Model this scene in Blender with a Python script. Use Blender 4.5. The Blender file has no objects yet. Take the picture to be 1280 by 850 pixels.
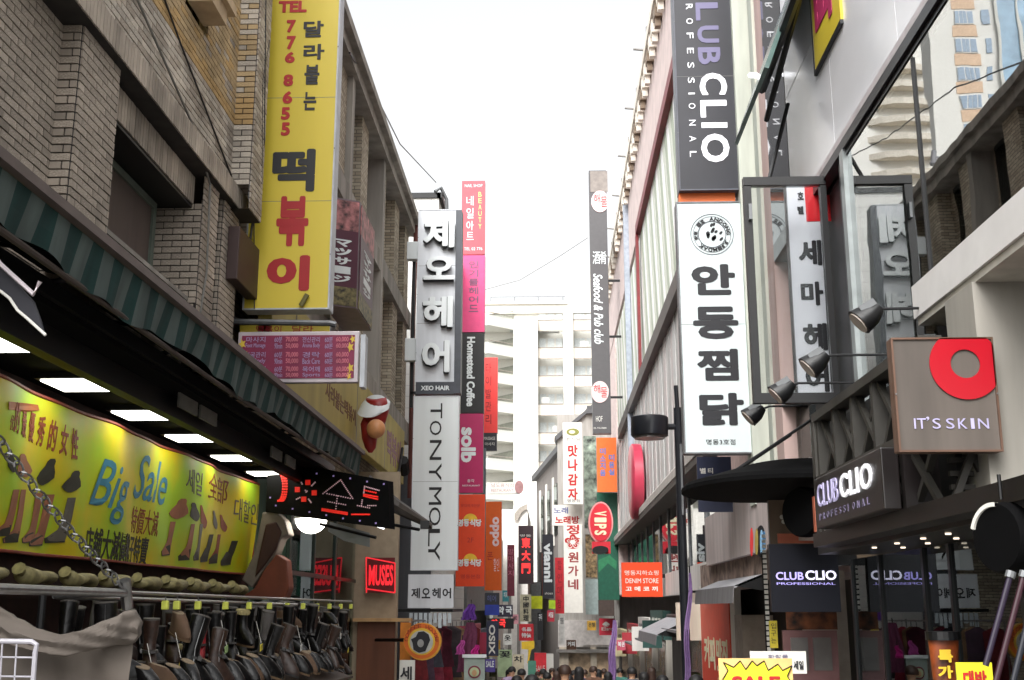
import bpy, bmesh, math, random
from mathutils import Vector, Matrix
random.seed(7)
SC = bpy.context.scene
COL = SC.collection
# ---------------------------------------------------------------- camera
FPX, TH = 1432.0, math.atan(335/1432)
PS = math.atan(50/1432*math.cos(TH))
EYE = Vector((0, 0, 1.7))
cF = Vector((-math.sin(PS)*math.cos(TH), math.cos(PS)*math.cos(TH), math.sin(TH)))
cR = Vector((math.cos(PS), math.sin(PS), 0))
cU = cR.cross(cF)
cam = bpy.data.cameras.new('camera'); camo = bpy.data.objects.new('camera', cam); COL.objects.link(camo)
cam.sensor_width = 36; cam.lens = FPX/1280*36; cam.clip_end = 2000; cam.clip_start = 0.05
camo.location = EYE; camo.rotation_euler = (math.pi/2+TH, 0, PS)
SC.camera = camo
# ---------------------------------------------------------------- sky, sun, exposure
W = bpy.data.worlds.new('World'); SC.world = W; W.use_nodes = True
nt = W.node_tree; nt.nodes.clear()
wo = nt.nodes.new('ShaderNodeOutputWorld'); bg = nt.nodes.new('ShaderNodeBackground')
sky = nt.nodes.new('ShaderNodeTexSky'); sky.sky_type = 'NISHITA'; sky.sun_disc = False
sky.sun_elevation = math.radians(45); sky.sun_rotation = math.radians(200)
sky.air_density = 1.6; sky.dust_density = 6
hs = nt.nodes.new('ShaderNodeHueSaturation'); hs.inputs['Saturation'].default_value = 0.10
nt.links.new(sky.outputs[0], hs.inputs['Color']); nt.links.new(hs.outputs[0], bg.inputs[0])
bg.inputs[1].default_value = 0.15
nt.links.new(bg.outputs[0], wo.inputs[0])
sl = bpy.data.lights.new('sun', 'SUN'); sl.energy = 0.85; sl.angle = math.radians(25); sl.color = (1, .985, .965)
so = bpy.data.objects.new('sun', sl); COL.objects.link(so)
so.rotation_euler = (math.radians(45), 0, math.radians(-20))
SC.view_settings.view_transform = 'Standard'; SC.view_settings.look = 'None'
SC.view_settings.exposure = 1.15; SC.view_settings.gamma = 1
SC.cycles.max_bounces = 6; SC.cycles.transparent_max_bounces = 8
# ---------------------------------------------------------------- a ray from a picture point to a real plane
def ray(x, y): return cF*FPX + cR*(x-640) + cU*(425-y)
def UY(x, y, Y): d = ray(x, y); return EYE + d*(Y/d.y)
def UX(x, y, X): d = ray(x, y); return EYE + d*(X/d.x)
def gz(y): return 0.0 if y < 0 else -0.049*y
# ---------------------------------------------------------------- materials
MATS = {}
def lin(c): return tuple(((v/255)/12.92 if v <= 10 else ((v/255+.055)/1.055)**2.4) for v in c)
def mat(name, rgb=(128,128,128), rough=.6, metal=0, var=.14, scale=6, emit=0, bump=0, spec=.5, streak=False, rand=0, island=0):
    if name in MATS: return MATS[name]
    m = bpy.data.materials.new(name); m.use_nodes = True; MATS[name] = m
    n = m.node_tree; b = n.nodes['Principled BSDF']; L = n.links.new
    c = lin(rgb); b.inputs['Roughness'].default_value = rough; b.inputs['Metallic'].default_value = metal
    b.inputs['Specular IOR Level'].default_value = spec
    tc = n.nodes.new('ShaderNodeTexCoord'); mp = n.nodes.new('ShaderNodeMapping'); L(tc.outputs['Object'], mp.inputs[0])
    if streak: mp.inputs['Scale'].default_value = (1, 1, .12)
    nz = n.nodes.new('ShaderNodeTexNoise'); nz.inputs['Scale'].default_value = scale; nz.inputs['Detail'].default_value = 6
    L(mp.outputs[0], nz.inputs[0])
    cr = n.nodes.new('ShaderNodeValToRGB'); L(nz.outputs[0], cr.inputs[0])
    cr.color_ramp.elements[0].position = .3; cr.color_ramp.elements[1].position = .72
    cr.color_ramp.elements[0].color = tuple(v*(1-var*1.6) for v in c)+(1,)
    cr.color_ramp.elements[1].color = tuple(min(1, v*(1+var*.6)) for v in c)+(1,)
    out = cr.outputs[0]
    if rand or island:
        hv = n.nodes.new('ShaderNodeHueSaturation')
        src = n.nodes.new('ShaderNodeObjectInfo').outputs['Random'] if rand else n.nodes.new('ShaderNodeNewGeometry').outputs['Random Per Island']
        mr = n.nodes.new('ShaderNodeMapRange'); L(src, mr.inputs[0]); k = rand or island
        mr.inputs['To Min'].default_value = 1-k; mr.inputs['To Max'].default_value = 1+k*.7
        L(mr.outputs[0], hv.inputs['Value']); L(out, hv.inputs['Color']); out = hv.outputs[0]
    L(out, b.inputs['Base Color'])
    if emit:
        b.inputs['Emission Strength'].default_value = emit; L(out, b.inputs['Emission Color'])
    if bump:
        bp = n.nodes.new('ShaderNodeBump'); bp.inputs['Strength'].default_value = bump; bp.inputs['Distance'].default_value = .01
        L(nz.outputs[0], bp.inputs['Height']); L(bp.outputs[0], b.inputs['Normal'])
    return m
def mirror_glass(name, tint, refl, through, rough=.01, wav=.0):
    m = bpy.data.materials.new(name); m.use_nodes = True; MATS[name] = m
    n = m.node_tree; n.nodes.clear(); L = n.links.new
    o = n.nodes.new('ShaderNodeOutputMaterial'); g = n.nodes.new('ShaderNodeBsdfGlossy'); g.inputs['Roughness'].default_value = rough
    g.inputs[0].default_value = lin(tint)+(1,)
    t = n.nodes.new('ShaderNodeBsdfTransparent'); t.inputs[0].default_value = (through, through, through, 1)
    fr = n.nodes.new('ShaderNodeFresnel'); fr.inputs[0].default_value = refl
    mx = n.nodes.new('ShaderNodeMixShader'); L(fr.outputs[0], mx.inputs[0]); L(t.outputs[0], mx.inputs[1]); L(g.outputs[0], mx.inputs[2]); L(mx.outputs[0], o.inputs[0])
    if wav:
        nz = n.nodes.new('ShaderNodeTexNoise'); nz.inputs['Scale'].default_value = 1.3
        tc = n.nodes.new('ShaderNodeTexCoord'); L(tc.outputs['Object'], nz.inputs[0])
        bp = n.nodes.new('ShaderNodeBump'); bp.inputs['Strength'].default_value = wav; bp.inputs['Distance'].default_value = .02
        L(nz.outputs[0], bp.inputs['Height']); L(bp.outputs[0], g.inputs['Normal'])
    return m
def brickmat(name, c1, c2, mortar, bw=.22, bh=.07, plane='yz'):
    if name in MATS: return MATS[name]
    m = bpy.data.materials.new(name); m.use_nodes = True; MATS[name] = m
    n = m.node_tree; b = n.nodes['Principled BSDF']; b.inputs['Roughness'].default_value = .8; L = n.links.new
    tc = n.nodes.new('ShaderNodeTexCoord'); sp = n.nodes.new('ShaderNodeSeparateXYZ'); cb = n.nodes.new('ShaderNodeCombineXYZ')
    L(tc.outputs['Object'], sp.inputs[0]); ad = n.nodes.new('ShaderNodeMath'); L(sp.outputs[0], ad.inputs[0]); L(sp.outputs[1], ad.inputs[1])
    L(ad.outputs[0], cb.inputs[0]); L(sp.outputs[2], cb.inputs[1])
    bt = n.nodes.new('ShaderNodeTexBrick'); L(cb.outputs[0], bt.inputs[0]); bt.inputs['Scale'].default_value = 1
    bt.inputs['Brick Width'].default_value = bw; bt.inputs['Row Height'].default_value = bh; bt.inputs['Mortar Size'].default_value = .006
    bt.inputs['Color1'].default_value = lin(c1)+(1,); bt.inputs['Color2'].default_value = lin(c2)+(1,); bt.inputs['Mortar'].default_value = lin(mortar)+(1,)
    L(bt.outputs[0], b.inputs['Base Color'])
    bp = n.nodes.new('ShaderNodeBump'); bp.inputs['Strength'].default_value = .6; bp.inputs['Distance'].default_value = .01; bp.invert = True
    L(bt.outputs['Fac'], bp.inputs['Height']); L(bp.outputs[0], b.inputs['Normal'])
    return m
# ---------------------------------------------------------------- mesh builder
AX = Vector((1,0,0)); AY = Vector((0,1,0)); AZ = Vector((0,0,1))
class MB:
    def __init__(s): s.v = []; s.f = []
    def add(s, vs, fs):
        k = len(s.v); s.v += [Vector(v) for v in vs]; s.f += [tuple(i+k for i in f) for f in fs]; return s
    def box(s, x0, x1, y0, y1, z0, z1):
        v = [(x,y,z) for z in (z0,z1) for y in (y0,y1) for x in (x0,x1)]
        return s.add(v, [(0,2,3,1),(4,5,7,6),(0,1,5,4),(2,6,7,3),(0,4,6,2),(1,3,7,5)])
    def obox(s, c, u, v, w):
        c, u, v, w = map(Vector, (c, u, v, w)); p = [c+u*a+v*b+w*d for d in (-1,1) for b in (-1,1) for a in (-1,1)]
        return s.add(p, [(0,2,3,1),(4,5,7,6),(0,1,5,4),(2,6,7,3),(0,4,6,2),(1,3,7,5)])
    def quad(s, a, b, c, d): return s.add([a,b,c,d], [(0,1,2,3)])
    def beam(s, a, b, w, h=None, up=AZ):
        a, b = Vector(a), Vector(b); d = b-a; h = h or w; sx = d.cross(up)
        if sx.length < 1e-6: sx = d.cross(AX)
        sx.normalize(); uy = sx.cross(d).normalized(); return s.obox((a+b)/2, sx*w/2, d/2, uy*h/2)
    def tube(s, pts, r, n=8, cap=True):
        pts = [Vector(p) for p in pts]; k = len(s.v); m = len(pts); pr = None
        for i, p in enumerate(pts):
            d = (pts[min(i+1,m-1)]-pts[max(i-1,0)]).normalized()
            a = pr if pr is not None else (AZ if abs(d.z) < .9 else AX)
            x = (a-d*a.dot(d)).normalized(); pr = x; y = d.cross(x); rr = r[i] if isinstance(r,(list,tuple)) else r
            for j in range(n):
                t = 2*math.pi*j/n; s.v.append(p+x*math.cos(t)*rr+y*math.sin(t)*rr)
        for i in range(m-1):
            for j in range(n): s.f.append((k+i*n+j, k+i*n+(j+1)%n, k+(i+1)*n+(j+1)%n, k+(i+1)*n+j))
        if cap: s.f.append(tuple(k+j for j in range(n))[::-1]); s.f.append(tuple(k+(m-1)*n+j for j in range(n)))
        return s
    def loft(s, secs, n=12):   # secs: (center, u half-vector, v half-vector)
        k = len(s.v); m = len(secs)
        for c, u, v in secs:
            c, u, v = Vector(c), Vector(u), Vector(v)
            for j in range(n): t = 2*math.pi*j/n; s.v.append(c+u*math.cos(t)+v*math.sin(t))
        for i in range(m-1):
            for j in range(n): s.f.append((k+i*n+j, k+i*n+(j+1)%n, k+(i+1)*n+(j+1)%n, k+(i+1)*n+j))
        s.f.append(tuple(k+j for j in range(n))[::-1]); s.f.append(tuple(k+(m-1)*n+j for j in range(n))); return s
    def prism(s, poly, nv):    # poly: 3D outline, nv: thickness vector
        k = len(s.v); m = len(poly); nv = Vector(nv)
        s.v += [Vector(p) for p in poly] + [Vector(p)+nv for p in poly]
        s.f.append(tuple(range(k, k+m))[::-1]); s.f.append(tuple(range(k+m, k+2*m)))
        for i in range(m): s.f.append((k+i, k+(i+1)%m, k+m+(i+1)%m, k+m+i))
        return s
    def disc(s, c, u, v, nv, n=32, r=1): return s.prism([Vector(c)+Vector(u)*math.cos(2*math.pi*i/n)*r+Vector(v)*math.sin(2*math.pi*i/n)*r for i in range(n)], nv)
    def ring(s, c, u, v, nv, r0, r1, n=40, a0=0, a1=2*math.pi):
        c, u, v, nv = map(Vector, (c,u,v,nv)); k = len(s.v); full = abs(a1-a0-2*math.pi) < 1e-6; m = n if full else n+1
        for i in range(m):
            t = a0+(a1-a0)*i/n; d = u*math.cos(t)+v*math.sin(t)
            s.v += [c+d*r0, c+d*r1, c+d*r0+nv, c+d*r1+nv]
        for i in range(n):
            a, b = k+4*i, k+4*((i+1)%m)
            s.f += [(a,b,b+1,a+1), (a+2,a+3,b+3,b+2), (a,a+2,b+2,b), (a+1,b+1,b+3,a+3)]
        return s
ORG = {}
def setp(o, label=None, cat=None, group=None, kind=None):
    if label: o['label'] = label
    if cat: o['category'] = cat
    if group: o['group'] = group
    if kind: o['kind'] = kind
    return o
def T(name, label, cat, loc, group=None):
    o = bpy.data.objects.new(name, None); COL.objects.link(o); o.location = Vector(loc); o.empty_display_size = .2
    ORG[o.name] = Vector(loc); return setp(o, label, cat, group)
def mesh(name, mb, m, off=Vector(), smooth=False, bev=0):
    me = bpy.data.meshes.new(name); me.from_pydata([v-off for v in mb.v], [], mb.f)
    bm = bmesh.new(); bm.from_mesh(me)
    if len(bm.faces) < 60000: bmesh.ops.recalc_face_normals(bm, faces=bm.faces)
    if bev: bmesh.ops.bevel(bm, geom=list(bm.edges), offset=bev, segments=2, affect='EDGES', clamp_overlap=True, profile=.5)
    bm.to_mesh(me); bm.free()
    if smooth:
        for p in me.polygons: p.use_smooth = True
        try: me.set_sharp_from_angle(angle=math.radians(50))
        except Exception: pass
    me.materials.append(m); return me
def P(root, name, mb, m, smooth=False, bev=0, kind=None, label=None):
    off = ORG[root.name]; o = bpy.data.objects.new(name, mesh(name, mb, m, off, smooth, bev)); COL.objects.link(o)
    o.parent = root; ORG[o.name] = off; return setp(o, label, None, None, kind)
def S(name, mb, m, label=None, cat=None, kind='structure', smooth=False):
    o = bpy.data.objects.new(name, mesh(name, mb, m, Vector(), smooth)); COL.objects.link(o); ORG[o.name] = Vector()
    return setp(o, label, cat, None, kind)
def copy_tree(o, parent=None):
    c = o.copy(); COL.objects.link(c); c.parent = parent
    for ch in list(o.children): copy_tree(ch, c)
    return c
# ---------------------------------------------------------------- lettering, cached glyph meshes in a unit box
GL = {}
def glyph(s, bold=0.0, shear=0):
    k = (s, bold, shear)
    if k in GL: return GL[k]
    c = bpy.data.curves.new('t', 'FONT'); c.body = s; c.resolution_u = 3; c.offset = min(bold, .012); c.extrude = .02; c.shear = shear
    o = bpy.data.objects.new('t', c); me = bpy.data.meshes.new_from_object(o)
    vs = [v.co.copy() for v in me.vertices]; fs = [tuple(p.vertices) for p in me.polygons]
    r = bold*.62
    if r > .004:   # thicken the strokes by overlaying slightly shifted copies, each a hair prouder
        n_ = 8; base, bf, k_ = list(vs), list(fs), len(vs)
        vs = []; fs = []
        for i in range(n_+1):
            dx, dy = (0, 0) if i == 0 else (r*math.cos(2*math.pi*i/n_), r*math.sin(2*math.pi*i/n_))
            vs += [Vector((v.x+dx, v.y+dy, 1+.05*i if v.z > 0 else -.001*(i+1))) for v in base]; fs += [tuple(q+i*k_ for q in f) for f in bf]
    x0, x1 = min(v.x for v in vs), max(v.x for v in vs); y0, y1 = min(v.y for v in vs), max(v.y for v in vs)
    vs = [((v.x-x0)/max(1e-6,x1-x0), (v.y-y0)/max(1e-6,y1-y0), (v.z if v.z >= 1 else 1) if v.z > 0 else 0) for v in vs]
    bpy.data.objects.remove(o); bpy.data.curves.remove(c); bpy.data.meshes.remove(me)
    GL[k] = (vs, fs); return GL[k]
class Fr:   # a flat face: origin, right, up, out of the face
    def __init__(s, o, u, v): s.o = Vector(o); s.u = Vector(u).normalized(); s.v = Vector(v).normalized(); s.n = s.u.cross(s.v)
    def at(s, a, b, d=0): return s.o+s.u*a+s.v*b+s.n*d
    def hit(s, x, y): d = ray(x, y); t = (s.o-EYE).dot(s.n)/d.dot(s.n); p = EYE+d*t-s.o; return p.dot(s.u), p.dot(s.v)
def text(mb, fr, s, a0, b0, a1, b1, d=.004, bold=0, rot=False, lift=.0015, warp=None, shear=0, mirror=False):
    vs, fs = glyph(s, bold, shear); out = []
    for x, y, z in vs:
        if rot: a, b = a0+(a1-a0)*y, b1-(b1-b0)*x
        else: a, b = a0+(a1-a0)*x, b0+(b1-b0)*y
        p = fr.at(a, b, lift+d*z)
        out.append(p+warp(a, b) if warp else p)
    mb.add(out, fs); return mb
def tpx(mb, fr, s, box, **k):
    x0, y0, x1, y1 = box; a0, b0 = fr.hit(x0, y1); a1, b1 = fr.hit(x1, y0)
    if a1 < a0: a0, a1 = a1, a0
    return text(mb, fr, s, a0, b0, a1, b1, **k)
def letters(root, fr, items):
    for it in items:
        s, box, m = it[:3]; k = it[3] if len(it) > 3 else {}
        mb = MB(); tpx(mb, fr, s, box, **k); P(root, 'letter' if len(s) == 1 else 'lettering', mb, m)
def rectpx(mb, fr, x0, y0, x1, y1, d=.004, lift=.001):
    a0, b0 = fr.hit(x0, y1); a1, b1 = fr.hit(x1, y0)
    if a1 < a0: a0, a1 = a1, a0
    return mb.prism([fr.at(a0,b0,lift), fr.at(a1,b0,lift), fr.at(a1,b1,lift), fr.at(a0,b1,lift)], fr.n*d)
def polypx(mb, fr, pts, d=.003, lift=.001):
    q = [fr.hit(*p) for p in pts]; return mb.prism([fr.at(a,b,lift) for a, b in q], fr.n*d)
def ellpx(mb, fr, cx, cy, rx, ry, d=.003, lift=.001, n=28):
    return polypx(mb, fr, [(cx+rx*math.cos(2*math.pi*i/n), cy+ry*math.sin(2*math.pi*i/n)) for i in range(n)], d, lift)
# ---------------------------------------------------------------- shared paints
WHITE = mat('white_acrylic', (222,228,229), .38, var=.09, scale=2.2, streak=True)
OFFW = mat('aged_white_paint', (214,212,205), .6, var=.09, scale=3, streak=True)
BLACK = mat('black_paint', (14,14,16), .4, var=.1)
INK = mat('dark_ink', (26,27,33), .5, var=.05)
DARKS = mat('charcoal_panel', (38,39,47), .42, var=.16, scale=2)
REDI = mat('red_ink', (176,28,30), .5, var=.06)
STEEL = mat('brushed_steel', (150,150,150), .3, metal=.9, var=.15, scale=20)
GALV = mat('galvanised_metal', (120,122,124), .45, metal=.5, var=.2)
DKMET = mat('dark_metal', (22,22,24), .45, metal=.3, var=.2)
CONC = mat('weathered_concrete', (156,151,143), .85, var=.28, scale=3, bump=.3, streak=True)
GLASSD = mirror_glass('dark_window_glass', (220,228,228), 1.6, .35)
GLASSU = mirror_glass('reflective_shop_glass', (250,252,252), 5.0, .75, wav=.05)
GLASSC = mirror_glass('clear_pane_glass', (230,240,238), 1.35, .82)
GLASSL = mirror_glass('tinted_shop_glass', (225,232,235), 2.0, .55, wav=.03)
# ================================================================ ground
g = MB(); ys = [-30, 0, 20, 40, 60, 90, 130, 260, 600]; xs = [-400, -40, -3.9, 3.4, 40, 400]
k0 = [[(x, y, gz(y) if y < 130 else gz(130)) for x in xs] for y in ys]
for i in range(len(ys)-1):
    for j in range(len(xs)-1): g.quad(k0[i][j], k0[i][j+1], k0[i+1][j+1], k0[i+1][j])
S('ground', g, mat('street_asphalt', (92, 90, 88), .9, var=.2, scale=.8, bump=.2))
pv = MB()
for r in range(60):
    y0 = 1+r*.9
    for c in range(6):
        x0 = -2.9+c*.95
        pv.add([(x0+.01,y0+.01,gz(y0)+.004),(x0+.94,y0+.01,gz(y0)+.004),(x0+.94,y0+.89,gz(y0+.9)+.004),(x0+.01,y0+.89,gz(y0+.9)+.004)], [(0,1,2,3)])
S('paving', pv, mat('granite_paving', (150,146,140), .8, var=.2, scale=9, island=.1), kind='structure')
# ================================================================ bricks
def cells(W, H, holes):
    us = sorted({0, W} | {min(max(h[i], 0), W) for h in holes for i in (0, 1)}); vs = sorted({0, H} | {min(max(h[i], 0), H) for h in holes for i in (2, 3)})
    for a, b in zip(us, us[1:]):
        for c, d in zip(vs, vs[1:]):
            m, n = (a+b)/2, (c+d)/2
            if not any(h[0] < m < h[1] and h[2] < n < h[3] for h in holes): yield a, b, c, d
class Bricks:
    def __init__(s): s.b = []; s.back = MB()
    def wall(s, o, u, v, W, H, holes=(), bw=.2, bh=.065, col=None, soldier=False, pr=.012):
        o, u, v = Vector(o), Vector(u), Vector(v); n = u.cross(v); J = .012
        for a, b, c, d in cells(W, H, holes): s.back.quad(o+u*a+v*c, o+u*b+v*c, o+u*b+v*d, o+u*a+v*d)
        if soldier: bw, bh = .065, H
        rows = max(1, round(H/bh)); bh = H/rows
        for r in range(rows):
            x = -(bw/2 if r % 2 and not soldier else 0)
            while x < W:
                a, b = max(x, 0)+J/2, min(x+bw, W)-J/2; c, d = r*bh+J/2, (r+1)*bh-J/2; x += bw
                if b-a < .02: continue
                for h in holes:
                    if h[2] < (c+d)/2 < h[3]:
                        if h[0] <= a and b <= h[1]: a = b
                        elif h[0] < b and a < h[0]: b = h[0]
                        elif a < h[1] < b: a = h[1]
                if b-a < .02: continue
                z = (o+v*((c+d)/2)).z
                key = col(z, random.random()) if callable(col) else (col or 'g')
                s.b.append((o+u*((a+b)/2)+v*((c+d)/2), u*((b-a)/2), v*((d-c)/2), n*(pr+random.random()*.005), key))
    def build(s, root, mats, mortar, nsingle=300, name='brick'):
        def size(t):
            p = t[0]-EYE; d = p.dot(cF); sx = 640+FPX*p.dot(cR)/d; sy = 425-FPX*p.dot(cU)/d
            return (-1 if 0 < sx < 1280 and 0 < sy < 850 else 1)*t[1].length*abs(t[1].normalized().cross(p.normalized()).length)/d
        s.b.sort(key=size); unit = {}
        for t in s.b[:nsingle]:
            if t[4] not in unit:
                q = MB().box(-1,1,-1,1,-1,1); q.f = [f for f in q.f if f != (0,2,3,1)]
                unit[t[4]] = mesh('brick', q, mats[t[4]][0])
            o = bpy.data.objects.new(name, unit[t[4]]); COL.objects.link(o); o.parent = root
            c, u, v, n, _ = t; c = c-ORG[root.name]
            M4 = Matrix((( u.x, v.x, n.x, c.x), (u.y, v.y, n.y, c.y), (u.z, v.z, n.z, c.z), (0,0,0,1))); o.matrix_local = M4
        for k in mats:
            q = MB()
            for c, u, v, n, kk in s.b[nsingle:]:
                if kk == k:
                    p = [c+u*a+v*b+n*d for d in (-.2,1) for b in (-1,1) for a in (-1,1)]
                    q.add(p, [(4,5,7,6),(0,1,5,4),(2,6,7,3),(0,4,6,2),(1,3,7,5)])
            if q.v: P(root, 'brickwork', q, mats[k][1], kind='stuff')
        P(root, 'mortar_backing', s.back, mortar)
BG = (mat('dirty_grey_brick', (176,164,150), .85, var=.3, scale=4, bump=.3, rand=.16), mat('dirty_grey_brickwork', (176,164,150), .85, var=.3, scale=2, bump=.3, island=.16))
BY = (mat('tan_brick', (184,160,122), .85, var=.22, scale=4, bump=.3, rand=.14), mat('tan_brickwork', (184,160,122), .85, var=.22, scale=2, bump=.3, island=.14))
BO = (mat('orange_brick', (190,158,108), .85, var=.2, scale=4, rand=.12), mat('orange_brickwork', (190,158,108), .85, var=.2, scale=2, island=.12))
BP = (mat('pale_grey_brick', (200,190,176), .85, var=.28, scale=4, rand=.2), mat('pale_grey_brickwork', (200,190,176), .85, var=.28, scale=2, island=.2))
MORT = mat('grimy_mortar', (56,52,50), .95, var=.2)
# ---------------------------------------------------------------- left brick building
B1 = T('brick_building', 'weathered grey brown brick building with tan upper storey above the striped awning', 'building', (-3.5, 8, 3.7))
bk = Bricks()
# lower storey between awning and belt
bk.wall((-3.66, 4, 3.6), AY, AZ, 3.76, 2.38, holes=[(1.2, 2.7, .9, 2.0)])
bk.wall((-3.66, 7.76, 3.6), AX, AZ, .16, 2.38)
bk.wall((-3.5, 7.76, 3.6), AY, AZ, .74, 2.38)
bk.wall((-3.62, 8.5, 3.6), AY, AZ, 2.35, 1.12)
bk.wall((-3.60, 8.5, 5.66), AY, AZ, 2.35, .3, soldier=True)
bk.wall((-3.98, 10.85, 4.7), AX, AZ, .48, .98)
bk.wall((-3.62, 10.85, 3.6), AX, AZ, .12, 1.1)
bk.wall((-3.5, 10.85, 3.6), AY, AZ, .5, 2.38)
bk.wall((-3.74, 11.55, 3.6), AX, AZ, .24, 2.38)
bk.wall((-3.5, 11.55, 3.6), AY, AZ, .6, 2.38)
# belt and upper storey
bk.wall((-3.42, 4, 5.98), AY, AZ, 8.3, .24, soldier=True)
bk.back.quad((-3.9,4,5.98), (-3.42,4,5.98), (-3.42,12.3,5.98), (-3.9,12.3,5.98))
def upcol(z, r):
    if z < 6.93: return 'p' if r < .55 else 'g'
    if z < 7.06: return 'o'
    return 'y' if r < .8 else ('o' if r < .88 else 'g')
bk.wall((-3.5, 4, 6.22), AY, AZ, 7.75, 2.9, holes=[(5.9, 6.62, 1.15, 1.75)], col=upcol)
bk.wall((-3.52, 11.75, 6.22), AX, AZ, .24, 2.9, bw=.24, col=lambda z, r: 'o' if 6.95 < z < 7.25 else ('p' if z < 7 else ('y' if r < .4 else 'p')))
bk.wall((-3.28, 11.75, 5.95), AY, AZ, .5, 3.15, col=lambda z, r: 'p' if r < .6 else 'g')
bk.back.quad((-3.5,11.75,5.95), (-3.28,11.75,5.95), (-3.28,12.25,5.95), (-3.5,12.25,5.95))
bk.build(B1, {'g': BG, 'y': BY, 'o': BO, 'p': BP}, MORT)
q = MB().box(-3.9, -3.5, 4, 11.75, 9.12, 12.5).box(-4.4, -3.42, 4, 12.25, 12.5, 12.7).box(-3.9, -3.3, 11.76, 12.25, 9.12, 12.5)
q.box(-9, -4.0, 4, 12.95, 3.6, 12.5); P(B1, 'upper_wall', q, mat('plain_tan_wall', (160,145,125), .9, var=.25))
wf = P(B1, 'window_frame', MB().box(-3.96,-3.9,8.8,8.88,4.72,5.62).box(-3.96,-3.9,9.42,9.5,4.79,5.55).box(-3.96,-3.9,10.6,10.68,4.72,5.62).box(-3.96,-3.9,8.88,10.6,5.55,5.62).box(-3.96,-3.9,8.88,10.6,4.72,4.79), mat('green_grey_frame', (98,108,98), .6))
P(wf, 'window_pane', MB().box(-3.935,-3.925,8.88,9.42,4.79,5.55), GLASSD); P(wf, 'window_pane', MB().box(-3.935,-3.925,9.5,10.6,4.79,5.55), mat('dusty_brown_blind', (88,76,70), .7, streak=True))
P(B1, 'window_sill', MB().box(-3.98,-3.58,8.5,10.85,4.66,4.7), CONC)
P(B1, 'window_reveal', MB().box(-4.0,-3.97,8.4,10.9,4.6,5.7).box(-3.97,-3.6,8.5,10.85,5.63,5.655), DKMET)
P(B1, 'stone_corbel', MB().box(-3.5,-3.2,9.9,10.62,7.62,7.72).box(-3.5,-3.26,10.0,10.5,7.46,7.62), mat('tan_stone', (196,172,140), .8))
P(B1, 'window_pane', MB().box(-3.62,-3.58,9.9,10.62,7.37,7.97), GLASSD)
P(B1, 'window_pane', MB().box(-3.80,-3.78,5.2,6.7,4.5,5.6), GLASSD)
P(B1, 'drain_pipe', MB().tube([(-3.46,7.5,9),(-3.46,7.9,6.9),(-3.45,10.3,6.25),(-3.45,10.9,5.9),(-3.46,11.0,5.0),(-3.5,10.95,4.4)], .012), mat('grey_cable', (120,118,112)))
P(B1, 'wall_cable', MB().tube([(-3.47,7.2,8.2),(-3.47,8.4,7.4),(-3.47,9.8,6.9),(-3.47,11.7,6.3)], .01).tube([(-3.27,11.9,8.8),(-3.27,12.2,6.9),(-3.4,12.25,5.5)], .015).tube([(-3.27,12.2,8.2),(-3.27,12.0,7.6),(-3.27,12.2,6.4)], .01), BLACK)
wp = T('wall_panel_sign', 'small dark brown metal panel on brick wall left of the yellow sign', 'sign', (-3.4, 12.4, 4.9))
P(wp, 'panel', MB().box(-3.49,-3.36,11.75,12.7,5.15,5.75), mat('brown_violet_metal', (62,44,42), .6, streak=True), bev=.01)
# ---------------------------------------------------------------- second left building
B2 = T('brick_building', 'tan brick and concrete framed building with dark window bays and a sloping cornice line', 'building', (-3.5, 20, 5.5))
bm2 = brickmat('old_tan_brick', (184,174,154), (142,130,112), (92,86,78))
q = MB().box(-9,-3.85,13.02,27.2,3.9,11.0).box(-9,-3.62,27.0,27.2,-1.5,11.0)
for y in (13.1, 15.4, 17.6, 20.0, 22.4, 24.6, 26.4): q.box(-3.85,-3.5,y,y+.75,5.6,10.9)
P(B2, 'brick_pier', q, bm2)
P(B2, 'cornice', MB().box(-4.2,-3.2,13.02,27.3,10.95,11.12).box(-4,-3.32,13.02,27.25,10.75,10.95), CONC)
P(B2, 'concrete_band', MB().box(-3.86,-3.42,13.02,27.2,8.35,8.75), CONC)
P(B2, 'concrete_band', MB().box(-3.86,-3.4,13.02,27.2,5.5,6.0), CONC)
for y in (18.35, 22.15): P(B2, 'concrete_column', MB().box(-3.87,-3.4,y,y+.26,6.0,10.75), CONC)
for y in (13.85, 16.15, 18.7, 20.75, 23.15, 25.35):
    for z in (6.0, 8.75):
        w = P(B2, 'window', MB().box(-3.84,-3.80,y,y+1.2,z,z+.1).box(-3.84,-3.80,y,y+1.2,z+1.9,z+2.0).box(-3.84,-3.80,y+.55,y+.63,z+.1,z+1.9), DKMET)
        P(w, 'pane', MB().box(-3.83,-3.82,y,y+1.2,z+.1,z+1.9), GLASSD)
P(B2, 'antenna_lamp', MB().tube([UY(492,205,24.6), UY(486,206,24.6), UY(478,200,24.6)], .03).tube([UY(494,198,24.6), UY(496,214,24.6)], .09).tube([UY(490,210,24.6), UY(500,214,24.6)], .06), mat('pale_metal', (150,150,155), .4))
P(B2, 'down_pipe', MB().tube([(-3.3,27.0,11.3),(-3.32,26.9,8.5),(-3.3,26.8,5.5),(-3.3,26.8,4.2)], .06).tube([(-3.2,27.1,10.4),(-3.2,27.0,4.2)], .035), mat('rusty_red_pipe', (112,62,56), .7))
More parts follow.
